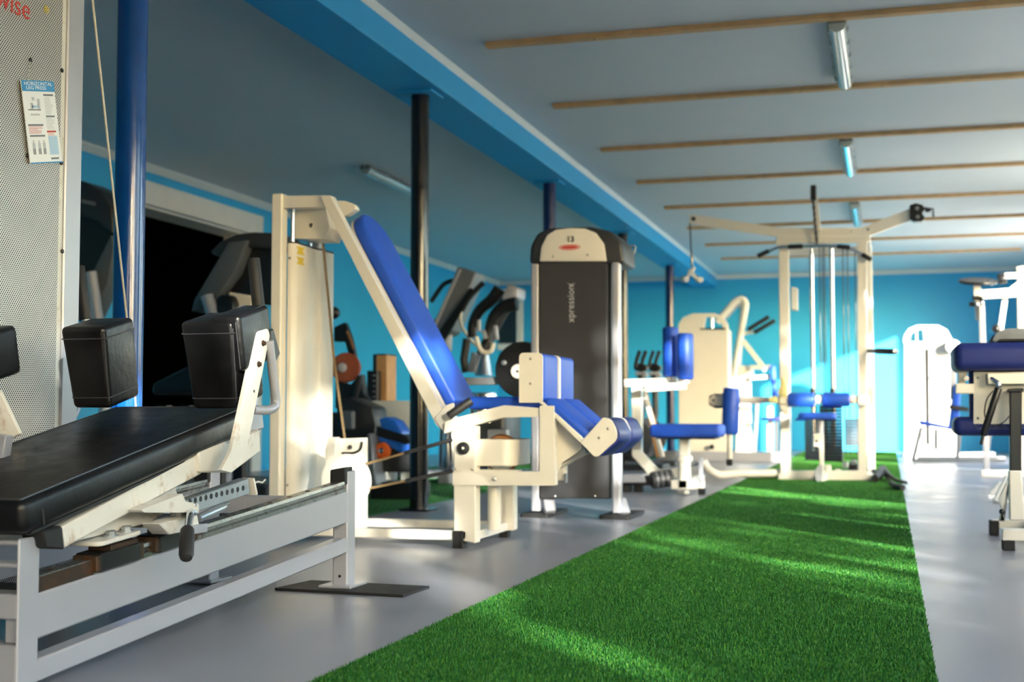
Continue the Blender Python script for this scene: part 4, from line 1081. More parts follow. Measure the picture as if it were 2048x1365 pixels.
# top arms
slabY('left_arm', ((1378, 431), (1385, 429), (1562, 456), (1700, 456), (1700, 474), (1556, 474), (1380, 448)), 'cream', mg, G + 0.02, 0.05, r=0.004)
MB().cyl(aY(1387, 438, G + 0.02), aY(1387, 438, G + 0.01), 0.02, 14).build('arm_bolt', 'panel_dark', mg)
slabY('right_arm', ((1652, 458), (1722, 456), (1822, 416), (1824, 440), (1740, 472), (1652, 474)), 'cream', mg, G + 0.10, 0.05, r=0.004)
for px, py in ((1736, 459), (1700, 464)):
    MB().cyl(aY(px, py, G + 0.10), aY(px, py, G + 0.09), 0.013, 12).build('arm_bolt', 'steel', mg)
pbk = slabY('pulley_block', ((1819, 410), (1832, 406), (1846, 410), (1850, 420), (1844, 426), (1850, 436), (1844, 443), (1828, 444), (1819, 438)), 'black', mg, G + 0.07, 0.07, 0.006, r=0.01)
for px, py in ((1834, 417), (1835, 434)):
    MB().cyl(aY(px, py, G + 0.07), aY(px, py, G + 0.06), 0.017, 14).build('pulley_axle', 'steel', pbk)
tubeY('cable_end', ((1848, 416), (1866, 418), (1867, 434)), 0.009, 'panel_dark', mg, G + 0.10, 8)
barY('cable_end_lug', (1850, 422), (1862, 420), 0.03, 0.03, 'panel_dark', mg, G + 0.10)
slabY('top_post', ((1627, 380), (1634, 390), (1642, 462), (1630, 462)), 'cream', mg, G - 0.02, 0.04)
MB().box(aY(1621, 400, G - 0.1), aY(1633, 373, G - 0.02), 0.006).build('top_pulley', 'black', mg)
ch = MB(); a, b = aY(1626, 400, G - 0.06), aY(1634, 488, G - 0.06)
for k in range(14):
    p = a.lerp(b, (k + 0.5) / 14)
    (ch.cyl if k % 2 else ch.cyl)(p - UZ * 0.017, p + UZ * 0.017, 0.010 if k % 2 else 0.013, 8)
ch.build('lat_chain', 'panel_dark', mg)['kind'] = 'stuff'
tubeY('lat_bar', ((1517, 512), (1556, 494), (1640, 491), (1697, 494), (1742, 519)), 0.014, 'chrome', mg, G - 0.06, 12, 0.05)
for a, b in (((1515, 513), (1538, 502)), ((1724, 509), (1743, 520)), ((1576, 494), (1606, 493)), ((1674, 493), (1700, 495))):
    MB().cyl(aY(*a, G - 0.06), aY(*b, G - 0.06), 0.02, 14, 0.005).build('bar_grip', 'rubber', mg)
# side peg, storage box, swing arm with roller
c = aY(1735, 702, G + 0.03); d = aY(1790, 704, G - 0.35)
MB().cyl(c, d, 0.02, 14).build('side_peg', 'silver_dark', mg)
MB().cyl(c.lerp(d, 0.35), d, 0.026, 16, 0.006).build('peg_grip', 'rubber', mg)
MB().cyl(d, d + (d - c).normalized() * 0.012, 0.022, 14).build('peg_end', 'steel', mg)
slabY('control_box', ((1582, 574), (1595, 576), (1595, 621), (1582, 620)), 'white_trim', mg, G + 0.12, 0.10, 0.006)
MB().beam(aY(1568, 800, G - 0.02), aY(1462, 802, G - 0.02), 0.05, 0.055).build('swing_arm', 'cream', mg)
slabY('swing_plate', ((1420, 798), (1428, 791), (1465, 791), (1465, 812), (1428, 812), (1420, 806)), 'cream', mg, G - 0.10, 0.02, r=0.006)
slabY('swing_bumper', ((1418, 792), (1430, 788), (1465, 788), (1465, 817), (1430, 817), (1418, 810)), 'panel_dark', mg, G - 0.07, 0.06, r=0.006)
MB().cyl(aY(1427, 801, G - 0.10), aY(1427, 801, G - 0.11), 0.012, 12).build('swing_bolt', 'panel_dark', mg)
MB().cyl(aY(1463, 776, G - 0.14), aY(1460, 869, G - 0.14), 0.072, 24, 0.018).build('swing_roller', 'blue_pad', mg)
MB().cyl(aY(1460, 864, G - 0.14), aY(1459, 922, G - 0.14), 0.025, 14, 0.003).build('roller_post', 'cream', mg)
MB().box(aY(1452, 918, G - 0.17), aY(1466, 932, G - 0.11), 0.01).build('post_stop', 'rubber', mg)
pts = [aY(1407, 924, G - 0.2), aY(1416, 940, G - 0.2), aY(1436, 951, G - 0.2), V((aY(1470, 955, G - 0.1).x, G - 0.1, 0.06)), V((aY(1565, 955, G + 0.1).x, G + 0.1, 0.06))]
MB().tube(pts, 0.036, 16, fillet=0.15).build('stabiliser_tube', 'cream', mg)
# handle hanging from the left arm
hh = thing('cable_handle', 'white double cable handle hanging from the left arm of the lat tower', 'handle', tuple(aY(1385, 545, G + 0.03)))
tubeY('hanging_cable', ((1380, 446), (1382, 500), (1384, 536)), 0.006, 'panel_dark', hh, G + 0.03, 8)
MB().cyl(aY(1383, 505, G + 0.03), aY(1384, 530, G + 0.03), 0.012, 8).build('swivel', 'steel', hh)
for a, b in (((1389, 535), (1374, 556)), ((1378, 540), (1396, 560))):
    barY('handle_bar', a, b, 0.03, 0.03, 'white_trim', hh, G + 0.0)
for px, py in ((1373, 559), (1401, 560)):
    c = aY(px, py, G - 0.02)
    MB().cyl(c + V((-0.06 if px < 1385 else -0.05, 0.16, 0.02)), c, 0.027, 16, 0.008).build('handle_grip', 'white_trim', hh)
# towel over the roller clamp
tw_ = MB()
tp_ = [aY(p, q, yr - 0.06) for p, q in ((1555, 790), (1560, 770), (1563, 752), (1568, 758), (1574, 782), (1572, 796))]
tw_.prism(rounded_poly(tp_, 0.02), (0, 0.05, 0), 0.014, 2)
tw_.prism(rounded_poly([aY(p, q, yr - 0.07) for p, q in ((1536, 796), (1552, 792), (1556, 806), (1540, 808))], 0.012), (0, 0.04, 0), 0.01, 2)
to = origin_to(tw_.build('towel', 'towel', None, 60), aY(1565, 790, yr)); tag(to, 'small pale yellow towel bunched over the left roller clamp of the lat tower', 'towel')
# rope on the turf
rp_ = MB()
g0 = lambda px, py: aZ(px, py, 0.040)
rp_.tube([g0(1748, 950) + UZ * 0.03, g0(1758, 955), g0(1772, 953) + UZ * 0.03, g0(1790, 960), g0(1812, 966)], 0.022, 10, fillet=0.1, taper=0.6)
rp_.tube([g0(1750, 958), g0(1766, 948) + UZ * 0.05, g0(1778, 955)], 0.030, 10, fillet=0.1)
ro = origin_to(rp_.build('pull_rope', 'rubber', None, 60), g0(1770, 956) - UZ * 0.022); tag(ro, 'black pull rope lying on the turf beside the right post of the lat tower', 'rope')
sp_ = MB()
sp_.tube([aZ(1783, 968, 0.045), aZ(1790, 974, 0.036), aZ(1806, 976, 0.036)], 0.022, 10, fillet=0.05)
so = origin_to(sp_.build('ankle_strap', 'rubber', None, 60), aZ(1792, 974)); tag(so, 'small black strap lying at the right edge of the turf below the rope', 'strap')

# ------------------------------------------------------------------ pec machine with blue seat and twin rollers
E_ = 9.2
pm = thing('seated_press_machine', 'cream machine with a flat blue seat and two upright blue roller pads', 'exercise machine', (-1.4, 9.3, 0))
c0_, c1_ = aY(1299, 862, E_), aY(1440, 862, E_)
pad(MB(), V(((c0_.x + c1_.x) / 2, E_ + 0.17, c0_.z)), UX, UY, UZ, c1_.x - c0_.x, 0.36, 0.095, 0.028, 4).build('seat', 'blue_pad', pm, 60)
MB().box((c0_.x + 0.04, E_ + 0.03, c0_.z - 0.06), (c1_.x - 0.04, E_ + 0.31, c0_.z - 0.046), 0.003).build('seat_board', 'black', pm)
xs = aY(1371, 900, E_ + 0.15).x
MB().box((xs - 0.04, E_ + 0.12, 0.26), (xs + 0.03, E_ + 0.19, c0_.z - 0.05), 0.006).build('seat_post', 'cream', pm)
MB().cyl((xs, E_ + 0.10, 0.03), (xs, E_ + 0.10, 0.26), 0.045, 22, 0.006).build('post_sleeve', 'cream', pm)
MB().cyl((xs, E_ + 0.10, 0.225), (xs, E_ + 0.10, 0.27), 0.058, 22, 0.008).build('post_collar', 'cream', pm)
MB().cyl(aY(1378, 933, E_ + 0.1), aY(1404, 929, E_ + 0.1), 0.014, 12).build('adjuster_pin', 'chrome', pm)
MB().box((aY(1397, 950, E_).x, E_, 0.08), (aY(1405, 950, E_).x, E_ + 0.05, 0.26), 0.004).build('support_strut', 'silver', pm)
MB().box((aY(1341, 980, E_).x, E_ + 0.0, 0.035), (aY(1408, 980, E_).x, E_ + 0.06, 0.10), 0.006).build('floor_bar', 'cream', pm)
MB().box((aY(1396, 980, E_).x, E_ - 0.01, 0.0), (aY(1409, 980, E_).x, E_ + 0.07, 0.045), 0.004).build('rubber_foot', 'rubber', pm)
MB().box((xs - 0.035, E_, 0.04), (xs + 0.035, E_ + 0.9, 0.10), 0.006).build('floor_rail', 'cream', pm)
MB().beam(V((aY(1360, 982, E_ - 0.06).x, E_ - 0.10, 0.025)), V((aY(1378, 990, E_ - 0.1).x, E_ - 0.16, 0.022)), 0.05, 0.03, bev=0.01).build('floor_pedal', 'cream', pm)
yl = E_ + 0.35
slabY('main_upright', ((1263, 770), (1283, 770), (1283, 905), (1316, 940), (1362, 936), (1362, 956), (1308, 962), (1264, 912)), 'cream', pm, yl, 0.06, r=0.01)
barY('top_arm', (1250, 767), (1355, 763), 0.06, 0.055, 'cream', pm, yl)
barY('top_arm_front', (1290, 778), (1372, 772), 0.06, 0.05, 'cream', pm, yl - 0.14)
for px, py0, py1, y in ((1341, 655, 754, yl - 0.02), (1370, 667, 760, yl - 0.12)):
    t0, t1 = aY(px, py0, y), aY(px, py1, y)
    MB().cyl(V((t0.x, y, t1.z)), t0, 0.060, 26, 0.018).build('roller_pad', 'blue_pad', pm)
    MB().cyl(V((t0.x, y, t1.z - 0.03)), V((t0.x, y, t1.z)), 0.03, 14).build('roller_socket', 'cream', pm)
barY('slanted_strut', (1286, 780), (1325, 915), 0.03, 0.03, 'cream', pm, yl + 0.3)
slabY('backboard', ((1284, 780), (1292, 780), (1330, 915), (1312, 915)), 'wood', pm, yl + 0.5, 0.03)
slabY('rear_base', ((1310, 904), (1358, 902), (1358, 922), (1312, 922)), 'silver_dark', pm, yl + 0.6, 0.05)
# foot roller unit on the floor
fr_ = thing('foot_roller', 'low dark foot bar unit with a ribbed grey roller on the floor', 'exercise machine', tuple(aZ(1300, 985)))
ff = aZ(1300, 985); yf = ff.y
MB().beam(V((aY(1245, 965, yf).x, yf, 0.085)), V((aY(1345, 955, yf).x, yf, 0.085)), 0.08, 0.07).build('base', 'panel_dark', fr_)
slabY('cover', ((1245, 950), (1285, 950), (1290, 966), (1245, 966)), 'silver', fr_, yf - 0.1, 0.2)
MB().cyl(aY(1302, 962, yf - 0.08), aY(1344, 956, yf - 0.02), 0.062, 22, 0.012).build('roller', 'panel', fr_)
for t in (0.2, 0.45, 0.7):
    p = aY(1302, 962, yf - 0.08).lerp(aY(1344, 956, yf - 0.02), t); q = aY(1302, 962, yf - 0.08).lerp(aY(1344, 956, yf - 0.02), t + 0.08)
    MB().cyl(p, q, 0.066, 22, 0.004).build('roller_rib', 'silver_dark', fr_)
for px in (1255, 1278):
    MB().box((aY(px, 980, yf).x - 0.03, yf - 0.05, 0.0), (aY(px, 980, yf).x + 0.03, yf + 0.05, 0.05), 0.004).build('foot', 'rubber', fr_)

# ------------------------------------------------------------------ arched stack tower and shoulder press behind
K = 15.5
gt = thing('arched_stack_tower', 'pale grey stack tower with a rounded arch top behind the blue roller pads', 'exercise machine', (-2.1, 15.6, 0))
arch = [(1356, 905), (1355, 662), (1360, 644), (1372, 632), (1390, 627), (1428, 627), (1446, 636), (1456, 655), (1458, 905)]
MB().prism([aY(p, q, K) for p, q in ((1357, 907), (1356, 659), (1457, 659), (1458, 907))], (0, 0.30, 0), 0.01).build('shroud', 'cream', gt)
MB().prism(pY([(1356, 660), (1357, 648), (1366, 635), (1386, 627), (1430, 627), (1446, 634), (1455, 648), (1457, 660), (1447, 660), (1443, 648), (1434, 636), (1412, 634), (1408, 657), (1400, 660)], K - 0.004), (0, 0.06, 0), 0.004).build('arch', 'cream', gt)
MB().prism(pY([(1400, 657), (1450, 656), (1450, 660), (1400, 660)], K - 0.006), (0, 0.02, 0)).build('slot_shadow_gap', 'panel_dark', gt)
for px in (1424,):
    c = aY(px, 660, K + 0.1); MB().cyl(c, V((c.x, c.y, aY(px, 630, K + 0.1).z)), 0.022, 12, 0).build('guide_rod', 'chrome', gt)
slabY('base', ((1356, 903), (1560, 906), (1560, 925), (1356, 922)), 'silver', gt, K - 0.1, 0.08)
MB().ball(aY(1424, 894, K - 0.06), 0.03).build('knob', 'black', gt)
MB().cyl(aY(1424, 894, K - 0.05), aY(1424, 894, K + 0.02), 0.012, 10).build('knob_stem', 'steel', gt)
J = 16.2
sh_ = thing('shoulder_press', 'cream press machine with a bent overhead arm, black grips and narrow blue back pad', 'exercise machine', (-1.6, 16.4, 0))
MB().tube([aY(1434, 645, J), aY(1470, 603, J), aY(1483, 598, J), aY(1492, 606, J), aY(1462, 780, J)], 0.045, 12, fillet=0.12).build('press_arm', 'cream', sh_)
MB().tube([aY(1450, 636, J + 0.3), aY(1472, 610, J + 0.3), aY(1486, 612, J + 0.3), aY(1474, 770, J + 0.3)], 0.035, 12, fillet=0.12).build('press_arm', 'silver', sh_)
barY('arm_strut', (1486, 682), (1532, 742), 0.06, 0.06, 'cream', sh_, J)
barY('grip_stem', (1484, 668), (1510, 664), 0.04, 0.04, 'cream', sh_, J)
for a, b in (((1496, 660), (1538, 634)), ((1508, 666), (1550, 641))):
    MB().cyl(aY(*a, J - 0.1), aY(*b, J - 0.1), 0.026, 14, 0.006).build('grip', 'rubber', sh_)
slabY('stack_shroud', ((1470, 745), (1500, 745), (1500, 915), (1470, 915)), 'cream', sh_, J + 0.1, 0.2, 0.01)
slabY('stack_top', ((1464, 732), (1504, 732), (1504, 760), (1464, 760)), 'cream', sh_, J + 0.05, 0.3, 0.01)
barY('cross_frame', (1500, 735), (1544, 735), 0.05, 0.05, 'cream', sh_, J)
barY('cross_frame', (1500, 756), (1544, 754), 0.05, 0.05, 'cream', sh_, J)
slabY('back_pad', ((1540, 731), (1549, 731), (1554, 800), (1543, 800)), 'blue_pad', sh_, J - 0.1, 0.25, 0.012, 0, 2)
slabY('seat', ((1522, 836), (1562, 834), (1562, 842), (1524, 842)), 'navy_pad', sh_, J - 0.2, 0.3, 0.012, 0, 2)
slabY('upright', ((1535, 812), (1546, 812), (1546, 915), (1534, 915)), 'cream', sh_, J, 0.06)
barY('leg', (1515, 800), (1508, 925), 0.04, 0.04, 'silver', sh_, J - 0.3)
barY('leg', (1509, 870), (1496, 922), 0.035, 0.035, 'silver', sh_, J + 0.3)
barY('rear_leg', (1553, 842), (1553, 912), 0.04, 0.04, 'silver', sh_, J + 0.2)
slabY('floor_base', ((1470, 915), (1560, 915), (1560, 922), (1470, 922)), 'silver', sh_, J - 0.2, 0.6)
MB().cyl(aY(1534, 908, J - 0.1), aY(1542, 908, J - 0.1), 0.03, 12).build('base_knob', 'black', sh_)

# ------------------------------------------------------------------ white stack tower at the back right
W_ = 17.5
ws = thing('sunlit_stack_tower', 'bright white stack tower with an arched top against the far blue wall', 'exercise machine', (0.5, 17.6, 0))
slabY('shroud', ((1808, 684), (1912, 684), (1912, 912), (1808, 912)), 'bright_white', ws, W_, 0.35, 0.015)
MB().prism(pY([(1806, 686), (1808, 672), (1817, 658), (1834, 651), (1876, 651), (1894, 660), (1902, 676), (1904, 686), (1890, 686), (1848, 684), (1846, 659), (1833, 660), (1822, 668), (1818, 686)], W_ - 0.01), (0, 0.06, 0), 0.006).build('arch', 'bright_white', ws)
c = aY(1833, 686, W_ + 0.08); MB().cyl(c, V((c.x, c.y, aY(1833, 660, W_ + 0.08).z)), 0.016, 12, 0).build('guide_rod', 'chrome', ws)
slabY('selector_slot', ((1850, 698), (1858, 698), (1860, 890), (1853, 890)), 'black', ws, W_ - 0.012, 0.02, 0)
slabY('side_slot', ((1843, 804), (1848, 804), (1848, 888), (1843, 888)), 'print_grey', ws, W_ - 0.012, 0.02, 0)
slabY('red_label', ((1836, 685), (1858, 685), (1858, 690), (1836, 690)), 'red', ws, W_ - 0.004, 0.003, 0)
tubeY('selector_pin', ((1828, 708), (1833, 713), (1830, 718), (1836, 721)), 0.014, 'print_grey', ws, W_ - 0.03, 8)
MB().cyl(aY(1906, 694, W_ - 0.2), aY(1906, 694, W_ + 0.1), 0.09, 20, 0.02).build('side_cam', 'bright_white', ws)
barY('handle_arm', (1886, 746), (1912, 748), 0.03, 0.03, 'silver', ws, W_ - 0.2)
slabY('base', ((1806, 908), (1990, 905), (1990, 920), (1806, 920)), 'bright_white', ws, W_ - 0.25, 0.1, 0.006)
# seated chair in front of it
H_ = 15.6
sc_ = thing('leg_extension_chair', 'small blue seated machine with tubular grey legs before the white tower', 'exercise machine', (0.7, 15.8, 0))
slabY('seat', ((1838, 842), (1850, 843), (1900, 853), (1902, 861), (1890, 858), (1840, 850)), 'blue_pad', sc_, H_, 0.42, 0.014, 0, 2)
slabY('backrest', ((1899, 852), (1909, 770), (1922, 766), (1918, 860), (1904, 862)), 'blue_pad', sc_, H_, 0.42, 0.014, 0, 2)
barY('armrest', (1898, 814), (1937, 820), 0.05, 0.05, 'rubber', sc_, H_)
for a, b in (((1842, 855), (1826, 922)), ((1872, 858), (1872, 900)), ((1920, 862), (1914, 922)), ((1980, 860), (1972, 922))):
    barY('leg', a, b, 0.045, 0.045, 'silver_dark', sc_, H_ + 0.03)
barY('floor_rail', (1824, 922), (2010, 922), 0.045, 0.04, 'silver_dark', sc_, H_ + 0.03)
barY('floor_rail', (1834, 917), (2010, 917), 0.045, 0.04, 'silver_dark', sc_, H_ + 0.4)
slabY('link_bar', ((1900, 738), (1912, 738), (1912, 800), (1900, 800)), 'silver', sc_, H_ + 0.2, 0.04)

# ------------------------------------------------------------------ padded bench at the right edge
B = 5.75
rb = thing('hyperextension_bench', 'blue padded bench on a cream pedestal with a black gas strut', 'exercise machine', (0.62, 6.0, 0))
t0 = aY(1908, 686, B); t1 = aY(1908, 742, B); XE = 1.15
pad(MB(), V(((t0.x + XE) / 2, B + 0.20, (t0.z + t1.z) / 2)), UX, UY, UZ, XE - t0.x, 0.42, t0.z - t1.z, 0.035, 5).build('top_pad', 'navy_pad', rb, 60)
l0 = aY(1907, 834, B + 0.1); l1 = aY(1907, 872, B + 0.1)
pad(MB(), V(((l0.x + XE) / 2, B + 0.22, (l0.z + l1.z) / 2)), UX, UY, UZ, XE - l0.x, 0.28, l0.z - l1.z, 0.03, 5).build('lower_pad', 'navy_pad', rb, 60)
slabY('frame_cushion', ((1938, 740), (2140, 740), (2140, 868), (1950, 868), (1940, 858)), 'navy_pad', rb, B + 0.10, 0.06, 0.01, 0, 2)
sp2 = slabY('side_plate', ((1947, 744), (2140, 744), (2140, 859), (1954, 859), (1947, 852)), 'cream', rb, B + 0.08, 0.014, r=0.006)
for px, py in ((1956, 756), (1956, 837)):
    MB().cyl(aY(px, py, B + 0.08), aY(px, py, B + 0.075), 0.006, 10).build('plate_screw', 'steel', sp2)
slabY('top_rail', ((1974, 747), (2140, 742), (2140, 768), (1976, 770)), 'cream', rb, B + 0.02, 0.05)
slabY('end_bracket', ((1911, 768), (1948, 768), (1948, 788), (1911, 788)), 'cream', rb, B + 0.06, 0.03)
slabY('end_hook', ((1916, 740), (1936, 740), (1930, 770), (1916, 770)), 'cream', rb, B + 0.09, 0.02)
MB().cyl(aY(1932, 757, B + 0.05), aY(1932, 757, B + 0.09), 0.012, 14).build('end_bolt', 'white_trim', rb)
gs0, gs1 = aY(1997, 776, B), aY(1966, 872, B)
MB().cyl(gs0, gs1, 0.0145, 16, 0.004).build('gas_strut', 'black', rb)
MB().cyl(gs0 + V((0.0, 0, 0.022)), gs0, 0.012, 14).build('strut_joint', 'chrome', rb)
MB().cyl(gs0 + V((-0.03, 0.03, 0.045)), gs0 + V((0, 0, 0.02)), 0.008, 10).build('strut_rod', 'chrome', rb)
MB().cyl(gs1, aY(1962, 890, B), 0.007, 10).build('strut_rod', 'panel_dark', rb)
tubeY('strut_cable', ((1986, 782), (1972, 800), (1968, 830), (1976, 850), (1996, 852), (2012, 842), (2024, 825)), 0.0025, 'panel_dark', rb, B + 0.03, 6, 0.05)
MB().prism(pY(((2020, 784), (2044, 784), (2043, 944), (2020, 944)), B + 0.0), (0, 0.045, 0), 0.004).build('inner_post', 'black', rb)
slabY('post_head', ((2016, 778), (2048, 777), (2048, 784), (2016, 785)), 'black', rb, B - 0.02, 0.08)
slabY('outer_post', ((2018, 942), (2043, 942), (2050, 1042), (2020, 1042)), 'cream', rb, B - 0.005, 0.055)
slabY('post_brace', ((2018, 950), (2024, 950), (2000, 1000), (2012, 1044), (1998, 1044)), 'cream', rb, B + 0.12, 0.04)
fz = aZ(1985, 1072); fz2 = aZ(2005, 1102)
MB().box((fz.x, fz.y, 0.03), (fz.x + 0.7, fz.y + 0.06, 0.075), 0.004).build('foot_bar', 'cream', rb)
MB().box((fz.x - 0.012, fz.y - 0.01, 0.0), (fz.x + 0.03, fz.y + 0.07, 0.07), 0.004).build('foot_cap', 'rubber', rb)
MB().box((fz2.x, fz2.y, 0.04), (fz2.x + 0.7, fz2.y + 0.06, 0.09), 0.004).build('foot_bar', 'cream', rb)
MB().box((fz2.x + 0.0, fz2.y - 0.002, 0.0), (fz2.x + 0.05, fz2.y + 0.062, 0.045), 0.004).build('foot_cap', 'rubber', rb)
MB().box((fz.x + 0.16, fz2.y + 0.05, 0.035), (fz.x + 0.24, fz.y + 0.02, 0.085), 0.004).build('foot_link', 'cream', rb)
for px, py in ((2004, 1024), (2037, 1032)):
    MB().ball(aY(px, py, B + 0.02), 0.012, 12).build('knob', 'black', rb)
# grey cloth on the bench
gc = MB(); zz = t0.z
cx_ = aY(2020, 690, B + 0.2).x
gc.prism(rounded_poly([V((cx_ - 0.085, B + 0.08, zz + 0.003)), V((cx_ - 0.065, B + 0.08, zz + 0.045)), V((cx_ - 0.02, B + 0.08, zz + 0.062)), V((cx_ + 0.06, B + 0.08, zz + 0.060)), V((cx_ + 0.14, B + 0.08, zz + 0.04)), V((cx_ + 0.18, B + 0.08, zz + 0.003))], 0.02), (0, 0.22, 0), 0.02, 3)
gco = origin_to(gc.build('grey_cloth', 'grey_cloth', None, 60), (cx_, B + 0.2, zz)); tag(gco, 'folded grey cloth lying on top of the blue padded bench', 'cloth')
bb_ = MB(); bb_.box((cx_ - 0.06, B + 0.02, zz + 0.001), (cx_ + 0.22, B + 0.075, zz + 0.014), 0.005)
bbo = origin_to(bb_.build('black_belt', 'rubber', None), (cx_, B + 0.05, zz)); tag(bbo, 'black belt lying along the front of the bench before the grey cloth', 'belt')

# white floor stand behind the bench
fs2 = thing('floor_stand', 'low white splayed floor stand under the padded bench', 'stand', tuple(aZ(2006, 1006)))
ys2 = aZ(2006, 1008).y
barY('leg', (2018, 952), (1992, 1004), 0.045, 0.04, 'white_trim', fs2, ys2)
barY('leg', (2018, 952), (2046, 1004), 0.045, 0.04, 'white_trim', fs2, ys2)
barY('leg', (2004, 966), (1980, 990), 0.04, 0.035, 'white_trim', fs2, ys2 + 0.25)
a = aZ(1976, 993, 0.012); MB().box((a.x, a.y - 0.03, 0.0), (a.x + 0.12, a.y + 0.03, 0.02), 0.003).build('foot', 'white_trim', fs2)
a = aZ(1985, 1007, 0.0); MB().box((a.x, a.y - 0.03, 0.0), (a.x + 0.11, a.y + 0.03, 0.02), 0.003).build('foot', 'white_trim', fs2)

# ------------------------------------------------------------------ pulley rig at the back right
R_ = 12.5
rg = thing('pulley_rig', 'silver pulley rig with a black top disc, standing behind the blue padded bench', 'exercise machine', (1.2, 12.7, 0))
c = aY(1956, 563, R_)
MB().lathe(c, V((0.05, -0.25, 1)), [(0.05, -0.012), (0.165, -0.012), (0.17, 0), (0.165, 0.012), (0.05, 0.012)], 32).build('top_disc', 'black', rg)
slabY('head_bracket', ((1946, 566), (1960, 566), (1966, 600), (1970, 640), (1952, 640)), 'cream', rg, R_ + 0.02, 0.05)
for a, b in (((1950, 596), (1966, 598)), ((1938, 609), (1956, 609)), ((1945, 597), (1952, 597))):
    MB().cyl(aY(*a, R_ - 0.03), aY(*b, R_ - 0.03), 0.022, 12).build('pulley', 'black', rg)
for px, py in ((1954, 609), (1963, 606), (1968, 566), (1983, 566)):
    MB().ball(aY(px, py, R_ - 0.05), 0.024, 12).build('pulley_bolt', 'chrome', rg)
a = aY(1963, 610, R_); b = aY(1973, 900, R_)
MB().beam(a, V((b.x, R_, 0.0)), 0.05, 0.05).build('front_post', 'silver', rg)
barY('head_beam', (1962, 590), (2080, 582), 0.06, 0.08, 'cream', rg, R_ + 0.10)
barY('top_beam', (2000, 553), (2080, 550), 0.05, 0.05, 'cream', rg, R_ + 0.4)
MB().cyl(aY(1996, 560, R_ + 0.1), aY(2012, 556, R_ + 0.1), 0.05, 16).build('top_pulley', 'black', rg)
slabY('gusset', ((2020, 575), (2048, 555), (2080, 552), (2080, 600), (2030, 594)), 'cream', rg, R_ + 0.2, 0.03)
barY('brace', (2010, 596), (2000, 665), 0.045, 0.045, 'cream', rg, R_ + 0.2)
x = aY(2044, 600, R_ + 0.5).x
MB().box((x - 0.04, R_ + 0.5, 0), (x + 0.04, R_ + 0.58, 1.95), 0.005).build('rear_post', 'cream', rg)
MB().box((a.x - 0.03, R_ - 0.03, 0), (x + 0.04, R_ + 0.05, 0.06), 0.005).build('floor_rail', 'cream', rg)
MB().box((x - 0.04, R_ - 0.03, 0), (x + 0.04, R_ + 0.58, 0.06), 0.005).build('floor_rail', 'cream', rg)
MB().ball(aY(1993, 658, R_ - 0.02), 0.04, 12).build('adjust_knob', 'black', rg)

# ------------------------------------------------------------------ left bay: second turf strip, trainers, bikes
turf('turf_patch', 'narrow dark green turf strip in the left bay behind the black column', -4.6, -2.80, 6.55, 19.0, 60000, 6.6, 18.9)
def elliptical(name, lab, y, dx):
    """console, moving handles and frame, outline points measured at the first trainer"""
    t = thing(name, lab, 'exercise machine', (aY(930 + dx, 700, y).x, y, 0))
    return t
# first trainer: slanted silver console
Q = 11.6
el = thing('elliptical_trainer', 'elliptical trainer with a tall slanted silver console right of the black column', 'exercise machine', (aY(925, 700, Q).x, Q + 0.2, 0))
MB().prism(rounded_poly(pY([(866, 655), (916, 534), (930, 537), (952, 545), (900, 662), (884, 672)], Q), 0.02), (0, 0.34, 0), 0.02, 3).build('console', 'silver_dark', el, 50)
MB().tube([aY(868, 655, Q - 0.01), aY(920, 538, Q - 0.01)], 0.018, 10).build('console_trim', 'silver', el)
MB().prism(rounded_poly(pY([(872, 672), (940, 575), (948, 580), (890, 680), (878, 682)], Q - 0.03), 0.01), (0, 0.03, 0), 0.006).build('console_edge', 'black', el)
tubeY('front_grip', ((862, 604), (888, 566), (912, 560)), 0.022, 'rubber', el, Q + 0.1, 12, 0.08)
MB().cyl(aY(868, 640, Q + 0.05), aY(876, 660, Q + 0.05), 0.04, 14).build('cup_holder', 'silver', el)
tubeY('moving_handle', ((967, 566, Q), (940, 592, Q), (923, 622, Q)), 0.026, 'rubber', el, Q, 12, 0.15)
tubeY('handle_tube', ((922, 620, Q), (920, 648, Q), (940, 680, Q), (952, 690, Q)), 0.016, 'cream', el, Q, 12, 0.12)
a = aY(893, 690, Q + 0.12)
MB().tube([aY(890, 668, Q + 0.15), V((a.x + 0.02, Q + 0.15, 0.9)), V((a.x + 0.05, Q + 0.15, 0.12))], 0.035, 12).build('mast', 'silver_dark', el)
tubeY('side_post', ((900, 668), (900, 700), (895, 705)), 0.02, 'silver', el, Q + 0.2)
x = aY(897, 880, Q - 0.6).x
MB().lathe((x, Q - 0.6, 0.0), UZ, [(0.09, 0.0), (0.095, 0.12), (0.075, 0.60), (0.06, 0.66)], 24).build('front_cowl', 'chrome', el)
MB().prism(pY([(740, 946), (905, 940), (905, 990), (740, 995)], Q - 0.9), (0, 0.5, 0), 0.02, 2).build('floor_base', 'silver_dark', el)
MB().cyl(aY(866, 994, Q - 1.2), aY(906, 988, Q - 1.2), 0.03, 14).build('stabiliser', 'silver', el)
